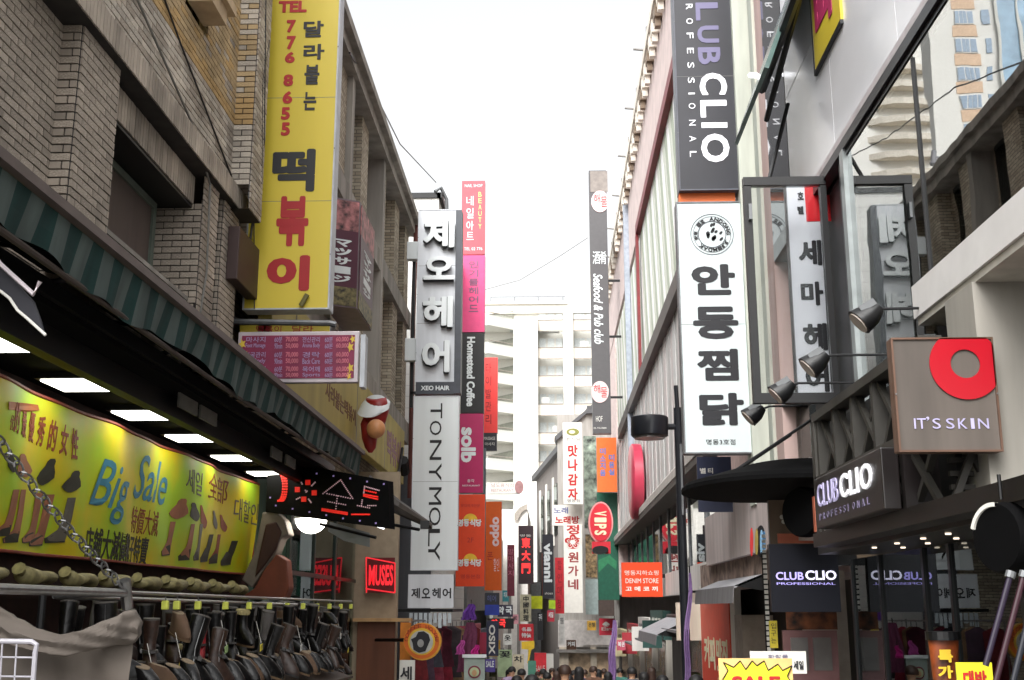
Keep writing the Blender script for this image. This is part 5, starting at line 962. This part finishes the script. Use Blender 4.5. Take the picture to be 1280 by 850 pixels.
for lb, x, y0, y1, Y, c_, w_ in (('long lilac scarf hanging on the lamp pole',862,716,860,17.2,(150,120,170),.045),('violet and pink scarf hanging beside the green sign',768,775,850,30,(140,110,160),.11),('purple scarf hanging at the left shop',589,755,775,28,(110,60,160),.18),('plum coat hanging at the left shop',588,778,840,26.5,(110,50,80),.25),('magenta bag hanging at the left shop',596,806,822,25.5,(200,40,140),.10),('orchid pink bag at the left shop',578,800,818,25.5,(200,90,170),.10)):
    a, b = UY(x,y0,Y), UY(x-4,y1,Y); s_ = T('hanging_cloth', lb, 'clothing', b); mb = MB(); n_ = 12; m_ = 8
    for i in range(n_+1):
        for j in range(m_+1):
            t = i/n_; p = a+(b-a)*t; w2 = w_*(.35+.65*t**.6); mb.v.append(p+AX*(w2*(j/m_-.5)*2+.02*math.sin(9*t))+AY*(.04*math.sin(j*2.1+t*3)*(0.3+t)))
    for i in range(n_):
        for j in range(m_): k = i*(m_+1)+j; mb.f.append((k,k+1,k+m_+2,k+m_+1))
    P(s_, 'cloth', mb, mat('cloth_'+lb.split()[0]+'_'+lb.split()[1], c_, .8, var=.15, scale=20), True); P(s_, 'hook', MB().tube([a, a+AZ*.1], .01, 6), DKMET)
# clothing racks, left middle: many narrow garments
GAR = [(110,30,36),(70,50,66),(140,110,80),(60,60,70),(150,60,80),(190,180,160),(90,30,50),(120,90,60),(150,40,60),(56,48,52)]
for i in range(22):
    Yg = 22.5+i*.75; xg = -2.62+.1*math.sin(i*2.3); g_ = T('garment', '%s garment hanging on the left street rack, %s' % (['wine red','dark mauve','khaki','slate','rose','cream','plum','brown','raspberry','charcoal'][i%10], 'near end' if i < 10 else ('middle' if i < 20 else 'far end')), 'clothing', (xg, Yg, .2), 'garments hanging on the left street rack')
    h = 1.1+.3*math.sin(i*1.7); zt_ = 1.35-.01*i
    P(g_, 'cloth', MB().loft([(Vector((xg,Yg,zt_-h)), AX*.30, AY*.10), (Vector((xg,Yg,zt_-h*.5)), AX*.22, AY*.08), (Vector((xg,Yg,zt_-.1)), AX*.24, AY*.06), (Vector((xg,Yg,zt_)), AX*.05, AY*.03)], 14), mat('garment_fabric_'+['wine','mauve','khaki','slate','rose','cream','plum','brown','raspberry','charcoal'][i%10], GAR[i%10], .9, var=.3, scale=8), True)
    P(g_, 'hanger', MB().tube([(xg,Yg,zt_),(xg,Yg,zt_+.12)], .008, 6), GALV)
rk = T('garment_rack', 'long steel rail carrying the garments on the left', 'rack', (-2.62,30,-1)); P(rk, 'rail', MB().tube([(-2.62,22,1.47),(-2.62,39.5,1.3)], .018), STEEL); [P(rk, 'leg', MB().tube([(-2.62,y,1.45),(-2.62,y,gz(y))], .018), STEEL) for y in (22,28,34,39.4)]
ww = T('white_trim_awning', 'row of white tags along an awning edge under the small hair shop board', 'awning', (-2.4,24.6,1.4)); P(ww, 'canopy', MB().box(-3.2,-2.05,24.3,27,1.62,1.68), DKMET)
for k in range(9): P(ww, 'tag', MB().box(-2.95+k*.1,-2.88+k*.1,24.28,24.3,1.3+.05*(k%3),1.6), mat('silver_tag', (196,206,212), .3))
# ================================================================ wires
for lb, pts in (('long black cable sagging from the brick cornice towards the pink signs', [UX(437,66,-3.2), UY(470,120,24), UY(500,180,30), UY(545,228,38)]), ('thin faint cable rising right above the pale apartment block', [UY(606,362,60), UY(650,350,60), UY(700,320,58), UY(735,297,55)])):
    w_ = T('overhead_cable', lb, 'cable', pts[0]); q = []
    for a, b in zip(pts, pts[1:]): q += [a+(b-a)*t/6 for t in range(6)]
    P(w_, 'cable', MB().tube(q+[pts[-1]], .018, 6), DKMET if 'black' in lb else mat('grey_stone'))
# ================================================================ shoe rack, boots
RK = T('shoe_rack', 'steel rails and shelves of the shoe stall', 'rack', (-2.4, 9, -.2))
P(RK, 'near_rail', MB().tube([(-2.2,4.2,1.775),(-2.2,6.02,1.775)], .021, 14), STEEL); P(RK, 'rail', MB().tube([(-2.4,6.5,1.785),(-2.4,14,1.775)], .011, 10), STEEL); P(RK, 'rail', MB().tube([(-2.62,6.1,1.76),(-2.62,12,1.73)], .014, 10), STEEL); P(RK, 'cross_joint', MB().tube([(-2.2,5.96,1.84),(-2.2,6.03,1.7)], .03, 10).tube([(-2.2,6.0,1.77),(-2.62,6.1,1.76)], .012, 8), STEEL)
for y in (6.05, 9.4, 13.2): P(RK, 'post', MB().tube([(-2.66,y,1.8),(-2.66,y,gz(y))], .02, 8), DKMET)
for z, x in ((1.16,-2.65),(.92,-2.5),(.7,-2.35)): P(RK, 'shelf', MB().box(x-.25,x+.15,6.1,14,z-.02,z), mat('dark_shelf_wood', (60,46,36), .6))
# bundle row
HU = ['first','second','third','fourth','fifth','sixth','seventh','eighth','ninth']
for i in range(9):
    y = 7.3+i*.78; b_ = T('wrapped_bundle', 'yellowish wrapped bundle on the ledge below the banner, %s from the left' % HU[i], 'bundle', (-3.75, y+.3, 1.83), 'wrapped bundles on the ledge below the banner')
    P(b_, 'wrapping', MB().loft([(Vector((-3.72,y+t*.46,1.92+.012*math.sin(t*9+i))), AX*r, AZ*r*(.7+.2*math.sin(i+t*5))) for t, r in ((0,.04),(.05,.07),(.3,.082),(.6,.076),(.95,.08),(1,.04))], 12), mat('straw_wrap', (168,158,110), .6, var=.35, scale=14, bump=.4), True); P(b_, 'tie', MB().tube([(-3.72,y-.05,1.97),(-3.72,y+.02,1.93)], [.05,.02], 8), MATS['straw_wrap'])
P(RK, 'ledge', MB().box(-4.1,-3.6,7,14.6,1.80,1.83), mat('dark_wood_ledge', (48,32,24), .6))
# boots
def boot_parts(h, heel, kind):
    up = MB(); secs = [((.035,0,.0+heel*.3),.135,.045),((.04,0,.02+heel*.25),.137,.047),((.03,0,.05+heel*.4),.12,.044),((0,0,.085+heel*.7),.085,.042),((-.04,0,.12+heel),.055,.04),((-.048,0,.2+heel*.6),.048,.038),((-.05,0,h*.75),.056,.046),((-.05,0,h),.06,.05)]
    if kind == 'low': secs = secs[:4]+[((-.03,0,.1+heel),.06,.04)]
    if kind == 'ankle': secs = secs[:6]+[((-.05,0,.25),.055,.048)]
    up.loft([(c, AX*a, AY*b) for c, a, b in secs], 16)
    so = MB().loft([((.036,0,-.012+heel*.25),AX*.14,AY*.047),((.036,0,.002+heel*.28),AX*.141,AY*.049)], 16)
    he = MB().loft([((-.075,0,-.02),AX*.025,AY*.025),((-.075,0,.02+heel*.8),AX*.038,AY*.038)], 12)
    return up, so, he
SOL = mat('tan_sole', (96,76,54), .6)
def make_boot(nm, h, heel, kind, m):
    t = bpy.data.objects.new(nm, None); COL.objects.link(t); ORG[t.name] = Vector(); u, s_, h_ = boot_parts(h, heel, kind)
    P(t, 'upper', u, m, True); P(t, 'sole', s_, SOL if kind != 'tall' else BLACK, True); P(t, 'heel', h_, BLACK, True)
    if kind == 'tall':
        P(t, 'strap', MB().loft([((.0,0,.115+heel),AX*.075,AY*.05),((-.01,0,.13+heel),AX*.07,AY*.048)], 14), mat('strap_leather', (30,26,24), .5)); P(t, 'buckle', MB().box(-.02,.005,-.056,-.05,.11+heel,.135+heel), STEEL)
        P(t, 'top_binding', MB().loft([((-.05,0,h-.004),AX*.062,AY*.052),((-.05,0,h+.006),AX*.062,AY*.052)], 16), mat('binding_grey', (70,66,62), .7)); P(t, 'zip', MB().tube([(-.05,-.047,h-.01),(-.05,-.043,h*.7),(-.047,-.036,.2),(-.03,-.04,.08+heel)], .003, 5), STEEL)
    if kind == 'low': P(t, 'lining', MB().loft([((-.03,0,.1+heel),AX*.052,AY*.034),((-.03,0,.104+heel),AX*.05,AY*.032)], 12), mat('insole_beige', (120,104,84), .8)); P(t, 'bow', MB().box(.06,.085,-.02,.02,.07+heel*.4,.082+heel*.4), STEEL)
    if kind == 'ankle': P(t, 'fur_cuff', MB().loft([((-.05,0,.235),AX*.062,AY*.054),((-.05,0,.255),AX*.07,AY*.06),((-.05,0,.275),AX*.062,AY*.052)], 14), mat('cream_fur', (160,148,104), .95, bump=1, scale=60), True)
    t['category'] = 'shoe' if kind == 'low' else 'boot'; return t
LB_ = mat('black_leather', (14,13,14), .34, var=.4, scale=30, bump=.5, spec=.35); LBr = mat('brown_leather', (52,34,26), .45, var=.35, scale=26, bump=.5); LT = mat('tan_suede', (84,62,44), .8, var=.2); LRd = mat('red_leather', (170,28,40), .35, var=.1); LGr = mat('grey_suede', (84,80,78), .8, var=.2)
kinds = [('boot',.40,.03,'tall',LB_,'tall black leather'),('boot',.36,.05,'tall',LBr,'tall brown leather'),('boot',.3,.02,'ankle',LB_,'black fur cuffed ankle'),('boot',.3,.02,'ankle',LT,'tan fur cuffed ankle'),('low_shoe',.2,.04,'low',LB_,'black leather low'),('low_shoe',.2,.04,'low',LT,'tan low'),('boot',.4,.04,'tall',LGr,'tall grey suede'),('boot',.34,.03,'tall',LRd,'bright red')]
proto = [None]*len(kinds); cnt = {}
ORD = ['first','second','third','fourth','fifth','sixth','seventh','eighth','ninth','tenth','eleventh','twelfth','thirteenth','fourteenth','fifteenth','sixteenth','seventeenth','eighteenth','nineteenth','twentieth']+['twenty-'+w for w in ('first','second','third','fourth','fifth','sixth','seventh','eighth','ninth')]+['thirtieth']*9
def put(ki, loc, rz, rx, where, ry=0):
    k = kinds[ki]; key = (ki, where); cnt[key] = cnt.get(key, 0)+1
    if proto[ki] is None: o = proto[ki] = make_boot(*k[:5])
    else: o = copy_tree(proto[ki])
    o.location = loc; o.rotation_euler = (rx, ry, rz); s_ = random.uniform(.92, 1.08); o.scale = (s_,)*3
    o['label'] = '%s %s %s, %s such from the left' % (k[5], 'shoe' if k[3] == 'low' else 'boot', where, ORD[cnt[key]-1]); o['group'] = 'shoes %s' % where
seq = [0,0,1,0,5,0,7,1,0,4,0,0,2,0,6,0,0]
clip_m = mat('lime_clip', (206,212,90), .4)
for i in range(34):
    y = 6.55+i*.225; ki = seq[i % 17] if i else 0
    if i == 9: ki = 7
    elif ki == 7: ki = 0
    h = {'tall':.4,'ankle':.28,'low':.16}[kinds[ki][3]]
    put(ki, (-2.4-(.2 if i%2 else 0)+.04*random.uniform(-1,1), y, 1.70-h+random.uniform(-.02,.01)), random.choice([-.5,-1.2,.2,-.9])+random.uniform(-.3,.3), 0, 'hanging from the upper rail', random.uniform(-.1,.3))
    if i % 3 == 0 or i == 4:
        c = T('clip', 'lime yellow clip on the boot rail, %s from the left' % ORD[cnt.setdefault('clip', 0)], 'clip', (-2.4, y, 1.72), 'lime clips on the boot rail'); P(c, 'jaw', MB().box(-2.42,-2.38,y-.02,y+.02,1.69,1.745), clip_m, bev=.006); P(c, 'hook', MB().tube([(-2.4,y,1.745),(-2.4,y,1.79)], .004, 6), STEEL); cnt['clip'] += 1
for row, (z, x, n_, wh) in enumerate(((1.17,-2.62,34,'on the top shelf'),(.94,-2.45,30,'on the middle shelf'))):
    for i in range(n_):
        put([1,4,0,5,4,0,4,0,0,4,2][(i*3+row) % 11], (x+.03*random.uniform(-1,1), 6.4+i*.25, z+.02), random.uniform(-1.6,1.2), 0, wh)
for i in range(26): put([0,0,6,0,1][i%5], (-2.85+.05*random.uniform(-1,1), 6.7+i*.28, 1.33), random.uniform(-1.4,.6), 0, 'hanging deep in the stall', random.uniform(-.2,.2))
for i in range(14):
    y = 6.8+i*.5; z = 1.3+.12*math.sin(i*2.7); tg = T('price_tag', 'small %s price card among the hanging boots, %s from the left' % (['white','yellow','orange','pale green'][i%4], ORD[i]), 'price tag', (-2.3, y, z), 'price cards among the hanging boots')
    P(tg, 'card', MB().obox((-2.3,y,z), Vector((.002,.0,0)), Vector((0,.035,.006)), Vector((0,-.004,.025))), mat('tag_%s' % ['white','yellow','orange','green'][i%4], [(200,200,196),(206,190,60),(206,110,50),(150,180,120)][i%4])); P(tg, 'string', MB().tube([(-2.3,y,z+.025),(-2.35,y,z+.2)], .002, 4), OFFW)
for i in range(26): put([4,5,4,4,0,4,1,4,4][i%9], (-2.28+.02*random.uniform(-1,1), 6.6+i*.22, 1.24-.004*i), random.uniform(-1.0,.9), random.uniform(-.2,.2), 'on the sloping front tier', .3)
P(RK, 'front_tier', MB().prism([(-2.42,6.4,1.2),(-2.12,6.4,1.1),(-2.12,12.5,1.0),(-2.42,12.5,1.1)], (0,0,-.02)), MATS['dark_shelf_wood'])
# near: canvas roll, basket, chain, price tags
CV = T('canvas_cover', 'rolled dirty beige canvas cover draped below the near rail', 'cover', (-2.3,5.4,1)); cvm = mat('dirty_beige_canvas', (98,90,83), .9, var=.22, scale=3, bump=.5)
def cvp(x, y, Y=5.3): return UY(x, y, Y)
rollp = [(-40,760,5.2),(-10,770,5.2),(15,786,5.2),(40,799,5.2),(70,807,5.2),(100,803,5.2),(130,793,5.25),(152,785,5.3),(166,784,5.35),(173,790,5.35)]
q = MB(); sec = []
for (x, y, Y), r in zip(rollp, (.075,.07,.06,.055,.055,.06,.075,.09,.085,.05)): sec.append((cvp(x, y, Y), AZ*r*.9+AX*.012, AY*r))
fine = []
for (c0_, a0_, b0_), (c1_, a1_, b1_) in zip(sec, sec[1:]):
    for k in range(5): t = k/5; fine.append((c0_.lerp(c1_, t), a0_.lerp(a1_, t), b0_.lerp(b1_, t)*.6))
fine.append((sec[-1][0], sec[-1][1], sec[-1][2]*.6)); q.loft(fine, 28)
from mathutils import noise as NZ
for v in q.v:
    n0 = NZ.noise_vector(v*9)*.012+NZ.noise_vector(v*22)*.006; fold = .012*math.sin(v.z*95+v.x*24+4*NZ.noise(v*3)); v += n0+Vector((0,-1,0))*fold
P(CV, 'roll', q, cvm, True)
q = MB(); n_, m_ = 60, 24
for i in range(n_+1):
    x = -40+i/n_*208
    for j in range(m_+1):
        t = j/m_; top = 770+28*math.sin(math.pi*min(max((x+10)/170,0),1)); y = top+t*(960-top); xx = x-t*24*(i/n_)**3+3*math.sin(t*3)*(i/n_)
        p_ = cvp(xx, y, 5.34+.04*t); p_ += Vector((0,1,0))*(.04*NZ.noise(p_*3.1)+.02*NZ.noise(p_*8)+.012*math.sin(p_.x*30+p_.z*14+3*NZ.noise(p_*2))); q.v.append(p_)
for i in range(n_):
    for j in range(m_): k = i*(m_+1)+j; q.f.append((k,k+1,k+m_+2,k+m_+1))
P(CV, 'sheet', q, cvm, True)
BK = T('wire_basket', 'white wire grid basket corner at the lower left edge', 'basket', UY(10,860,5.0)); wm = mat('white_wire', (170,168,176), .4)
P(BK, 'rim', MB().tube([UY(-30,801,5), UY(40,802,5), UY(46,806,5), UY(44,815,5), UY(38,900,5)], .011, 8), wm)
for x in (-15,3,21): P(BK, 'wire', MB().tube([UY(x,803,5), UY(x-6,900,5)], .004, 6), wm)
for y in (822,846): P(BK, 'wire', MB().tube([UY(-30,y-1,5), UY(42,y,5)], .004, 6), wm)
CH = T('hanging_chain', 'steel chain running down from the awning to the near rail', 'chain', UX(150,735,-2.2))
p0, p1 = UX(-30,575,-2.25), UX(147,727,-2.2); p0 = Vector((-2.3, 3.9, 2.75)); n_ = 30; lk = None
d_ = (p1-p0).normalized(); L0 = (p1-p0).length/n_; s1 = d_.cross(AX).normalized(); s2 = d_.cross(s1).normalized()
for i in range(n_):
    c = p0+(p1-p0)*(i+.5)/n_-AZ*.06*math.sin(math.pi*(i+.5)/n_); s_ = s1 if i % 2 else s2
    pts = [c+d_*L0*.62*math.cos(2*math.pi*k/10)+s_*L0*.36*math.sin(2*math.pi*k/10) for k in range(11)]; P(CH, 'link', MB().tube(pts, .005, 5, cap=False), STEEL)
P(CH, 'hook', MB().tube([p1, UX(150,733,-2.2), UX(156,738,-2.2), UX(155,744,-2.2)], .008, 8), STEEL)
FL = T('parasol_edge', 'black canvas parasol edge with pale piping at the upper left edge', 'parasol', UY(20,400,4.9)); ff = Fr((0,4.9,0),AX,AZ)
P(FL, 'canvas', polypx(MB(), ff, [(-30,300),(0,332),(20,352),(44,378),(52,400),(57,418),(40,403),(22,388),(10,371),(-30,350)], .02), mat('charcoal_canvas', (46,46,52), .9))
P(FL, 'piping', MB().tube([UY(x, y, 4.87) for x, y in ((-20,350),(2,365),(12,373),(22,388),(34,398),(46,409),(57,419))], .007, 6), OFFW); P(FL, 'bracket', MB().tube([UY(-20,300,4.85), UY(0,330,4.85), UY(42,368,4.85), UY(50,352,4.85)], .011, 6), mat('pinkish_steel'))
# ================================================================ shoppers
def skin(edges, rad, m, name, root, sub=2, rt=0):
    me = bpy.data.meshes.new(name); vs = [Vector(v) for v, _ in rad]; me.from_pydata(vs, edges, []); o = bpy.data.objects.new(name, me); COL.objects.link(o)
    o.modifiers.new('s', 'SKIN'); o.modifiers.new('u', 'SUBSURF').levels = sub
    for i, (_, r) in enumerate(rad): me.skin_vertices[0].data[i].radius = (r, r) if not isinstance(r, tuple) else r; me.skin_vertices[0].data[i].use_root = (i == rt)
    dg = bpy.context.evaluated_depsgraph_get(); dg.update(); m2 = bpy.data.meshes.new_from_object(o.evaluated_get(dg)); bpy.data.objects.remove(o); m2.materials.append(m)
    for p in m2.polygons: p.use_smooth = True
    r = bpy.data.objects.new(name, m2); COL.objects.link(r); r.parent = root; ORG[r.name] = Vector(); return r
def person(i, x, y, hgt, rz, coat, hair, longh, label):
    r = T('person', label, 'person', (x, y, gz(y)+.004), 'shoppers walking down the street'); ORG[r.name] = Vector(); s = hgt/1.7; r.scale = (s,)*3; r.rotation_euler = (0,0,rz)
    sk = mat('skin_tone', (206,160,130), .55)
    B = [((0,0,.93),.12),((0,0,1.12),.12),((0,0,1.36),.125),((0,0,1.47),.055),((0,0,1.53),.062),((0,-.01,1.60),.088),((0,0,1.66),.07),
         ((.17,0,1.4),.06),((.22,.03,1.14),.045),((.20,-.08,.93),.035),((.2,-.12,.84),.03),((-.17,0,1.4),.06),((-.22,.0,1.14),.045),((-.22,.08,.93),.035),((-.22,.1,.84),.03),
         ((.09,0,.88),.085),((.1,-.08,.5),.06),((.1,.04,.1),.042),((.1,-.1,.03),.03),((-.09,0,.88),.085),((-.1,.06,.5),.06),((-.1,.2,.12),.042),((-.1,.1,.03),.03)]
    Ed = [(0,1),(1,2),(2,3),(3,4),(4,5),(5,6),(2,7),(7,8),(8,9),(9,10),(2,11),(11,12),(12,13),(13,14),(0,15),(15,16),(16,17),(17,18),(0,19),(19,20),(20,21),(21,22)]
    if i == 0: PB['body'] = skin(Ed, B, sk, 'body', r)
    else: o = PB['body'].copy(); COL.objects.link(o); o.parent = r
    C = [(v, (q+.022)) for v, q in B[:3]]+[((0,0,1.49),.075)]+[(v, q+.02) for v, q in B[7:10]]+[(v, q+.02) for v, q in B[11:14]]+[((0,0,.72),.16)]
    EC = [(0,1),(1,2),(2,3),(2,4),(4,5),(5,6),(2,7),(7,8),(8,9),(0,10)]
    cm = mat('coat_%s' % coat[0], coat[1], .85)
    if i == 0: PB['coat'] = skin(EC, C, cm, 'coat', r)
    else:
        o = PB['coat'].copy(); o.data = o.data.copy(); o.data.materials[0] = cm; COL.objects.link(o); o.parent = r
    if i == 0:
        Tn = [((0,0,.9),.13)]+[(v, q+.018) for v, q in B[15:18]]+[(v, q+.018) for v, q in B[19:22]]; PB['trousers'] = skin([(0,1),(1,2),(2,3),(0,4),(4,5),(5,6)], Tn, mat('dark_trousers', (36,36,44), .9), 'trousers', r)
        PB['nose'] = P(r, 'nose', ball((0,-.1,1.595), .012,.02,.016), sk, True); PB['shoe'] = P(r, 'shoe', MB().loft([((.1,-.08,.0),AX*.045,AY*.13),((.1,-.08,.03),AX*.045,AY*.13),((.1,-.04,.08),AX*.035,AY*.07)],12).loft([((-.1,.14,.0),AX*.045,AY*.13),((-.1,.14,.03),AX*.045,AY*.13),((-.1,.18,.08),AX*.035,AY*.07)],12), BLACK, True)
    else:
        for k in ('trousers','nose','shoe'): o = PB[k].copy(); COL.objects.link(o); o.parent = r
    hm = mat('hair_%s' % hair[0], hair[1], .6); secs = [(Vector((0,.012,1.585)), AX*.094, AY*.094), (Vector((0,.012,1.62)), AX*.1, AY*.102), (Vector((0,.008,1.67)), AX*.092, AY*.095), (Vector((0,.005,1.71)), AX*.06, AY*.062), (Vector((0,0,1.725)), AX*.015, AY*.015)]
    if longh: secs = [(Vector((0,.06,1.42)), AX*.08, AY*.04), (Vector((0,.055,1.5)), AX*.1, AY*.06)]+secs
    P(r, 'hair', MB().loft(secs, 18), hm, True); return r
PB = {}
BKh = ('black', (20,18,18)); BRh = ('brown', (58,38,28))
pp = [(665,14.2,1.60,.2,('black',(30,30,34)),BKh,1,'person with dark hair in black coat, nearest head left of the street centre'),
 (724,24,1.70,3.0,('charcoal',(50,50,54)),BKh,1,'person with full black hair in charcoal coat walking away in the street centre'),
 (742,27,1.72,.3,('brown',(100,70,54)),BRh,0,'person with short brown hair in brown coat facing the camera'),
 (711,22,1.55,3.1,('navy',(36,40,66)),BKh,0,'shorter person in navy coat left of the charcoal coat'),
 (805,20,1.62,3.1,('grey',(110,110,112)),BKh,1,'person in grey coat at the right shop front'),
 (700,33,1.70,3.1,('maroon',(96,34,44)),BKh,0,'person in maroon coat further down the street'),
 (690,38,1.68,.1,('beige',(170,150,124)),BRh,1,'person in beige coat far down the street'),
 (679,30,1.66,3.0,('olive',(84,84,60)),BKh,0,'person in olive coat behind the red banner'),
 (652,26,1.66,3.1,('teal',(40,80,84)),BKh,0,'person in teal coat near the left signs'),
 (760,26,1.60,3.2,('cream',(190,180,160)),BKh,1,'person in cream coat under the green sign'),
 (790,24,1.70,3.1,('slate',(70,80,94)),BKh,0,'person in slate coat before the smaller grey awning'),
 (828,17.5,1.58,3.1,('rust',(130,70,44)),BKh,0,'person in rust coat left of the lamp pole'),
 (636,34,1.64,.2,('pink',(196,130,140)),BKh,1,'person in pink coat at the left shops'),
 (870,14.5,1.60,2.8,('dark_green',(40,60,48)),BKh,0,'person in dark green coat right of the lamp pole')]
nm_ = [('mustard',(180,140,50)),('light_blue',(130,150,180)),('white',(206,204,200)),('dark_red',(120,24,30)),('khaki',(120,110,80)),('violet',(90,70,120)),('dark_grey',(64,64,66)),('tan',(150,120,90)),('sea_green',(60,110,100)),('dark_navy',(24,26,44)),('lilac',(170,150,180)),('sand',(180,166,140))]
for k, (nm2, cc2) in enumerate(nm_): pp.append(([646,672,684,696,717,731,748,755,775,815,640,706][k], [19,36,25,28,31,34,31,36,33,27,29,18.5][k], 1.56+.015*k, [3.1,.1,3.0,3.3,.2,3.1,2.9,3.2,0,3.1,.3,3.1][k], (nm2, cc2), [BKh, BRh][k%2], k%3 == 0, 'person in a %s coat in the far crowd' % nm2.replace('_', ' ')))
for i, (px_, Y, h, rz, ct, hr, lg, lb) in enumerate(pp): person(i, UY(px_, 845, Y).x, Y, h, rz, ct, hr, lg, lb)


# ================================================================ far shop units, right and left of the street
def unit(side, y0, y1, fcol, fname, wcol, label, txt, tcol):
    s = 1 if side > 0 else -1; X = 3.12*s if s > 0 else -3.0; g0 = gz(y1)-.3; base = gz((y0+y1)/2)
    U_ = T('shop_unit', label, 'shop', (X, (y0+y1)/2, base)); out = -s
    def bx(d0, d1, a, b, z0, z1): q0_, q1_ = sorted((X+out*d0, X+out*d1)); return MB().box(q0_, q1_, a, b, z0, z1)
    P(U_, 'fascia', bx(0, .22, y0+.05, y1-.05, base+2.5, base+3.25), mat('fascia_'+fname, fcol, .5, streak=True)); P(U_, 'pillar', bx(0, .16, y0, y0+.3, g0, base+2.5), mat('unit_pillar', (190,184,174), .7, streak=True))
    P(U_, 'window', bx(-.02, .03, y0+.35, y1-.1, base+.5, base+2.4), mat('unit_window_'+fname, wcol, .25, var=.7, scale=1.6)); P(U_, 'stall_riser', bx(0, .08, y0+.35, y1-.1, g0, base+.5), mat('unit_riser', (96,84,76)))  # dim warm look of a lit window is painted into its base colour
    for k in range(3): yy = y0+.8+k*(y1-y0)/3.4; P(U_, 'goods', bx(.1, .4, yy, yy+.5, base+.3, base+1.0+.3*((k*7+int(y0))%3)), mat('goods_%s' % ['rose','navy','cream','olive','red'][(k+int(y0))%5], [(190,110,120),(50,60,90),(200,190,170),(100,104,70),(170,50,50)][(k+int(y0))%5], .8, var=.5))
    f_ = Fr((X+out*.221, y1 if s > 0 else y0, base+2.5), -AY if s > 0 else AY, AZ); mb = MB(); L_ = y1-y0; text(mb, f_, txt, L_*.15, .18, L_*.85, .56, bold=.02); P(U_, 'lettering', mb, mat('unit_ink_'+fname, tcol))
    P(U_, 'projecting_panel', bx(.25, .75, y0+.1, y0+.18, base+2.3, base+3.0), mat('fascia_'+fname)); P(U_, 'canopy', bx(.22, .7, y0+.4, y1-.2, base+2.42, base+2.47), mat('mid_grey_canvas'))
for a_ in ((1,22.5,26.5,(196,186,170),'cream',(150,120,90),'cream fronted clothes shop on the right behind the lamp pole','의류 CASUAL',(90,60,50)),
           (1,31,35,(60,96,90),'teal',(170,150,120),'teal fronted shop on the right beyond the smaller grey awning','화장품',(220,220,210)),
           (1,35.2,40,(216,212,206),'white',(190,170,140),'white fronted bag shop on the right','BAG & SHOES',(60,60,70)),
           (1,40.2,46,(170,50,60),'red',(150,130,120),'red fronted snack shop on the right','분식',(236,230,210)),
           (1,46.2,53,(200,190,150),'sand',(120,100,90),'sand fronted shop on the right near the bend','안경',(70,50,40)),
           (-1,40.5,46,(190,60,90),'pink',(180,150,120),'pink fronted shop on the left beyond the garment rack','패션',(240,230,230)),
           (-1,46.2,51,(40,50,90),'navy',(170,160,140),'navy fronted shop on the left','신발',(230,230,230)),
           (-1,51.2,57,(220,170,60),'amber',(160,130,100),'amber fronted shop on the left near the bend','커피',(90,40,30))): unit(*a_)

for lb, x0, y0, x1, y1, Y, cc, tx in (
 ('tiny pale pink square sign left of the beige Chinese one',640,768,648,780,40,(214,150,160),'뷰티'), ('tiny red sign under the charcoal lowercase sign',684,763,693,777,44,(180,40,60),'세일'),
 ('small white sign between the navy sign and the red two row sign',629,792,640,806,36,(220,220,214),'옷'), ('small violet sign low beside the navy sign',606,824,619,840,30,(84,70,150),'SALE'),
 ('pale green stand board low in the street centre',622,812,640,846,34,(170,190,150),'꽃'), ('cream board with brown writing low in the street centre',641,818,655,846,36,(206,196,170),'차'),
 ('small turquoise sign high on the left beyond the phone sign',628,738,636,752,55,(60,150,160),'치과'), ('slim white banner right of the lime signs',699,770,706,806,50,(214,212,208),'명동'),
 ('small brown coffee sign right of the slim white banner',708,800,720,812,52,(90,60,44),'커피'), ('small yellow ochre sign beside the red fashion sign',734,776,745,788,52,(206,160,60),'은행'),
 ('slim black sign with white writing over the crowd',672,766,679,800,47,(30,30,34),'구두'), ('small rose sign above the crowd on the right',771,800,782,813,40,(200,90,110),'복권')):
    f0 = mat('small_board_%d_%d_%d' % cc, cc, .5, var=.15); vsign(lb, x0, y0, x1, y1, Y, .12, f0, [(tx, (x0+1.5, y0+2, x1-1.5, y0+2+min(8, (y1-y0)*.5)), WHITE if sum(cc) < 420 else INK, {'bold':.02})], side=DKMET)
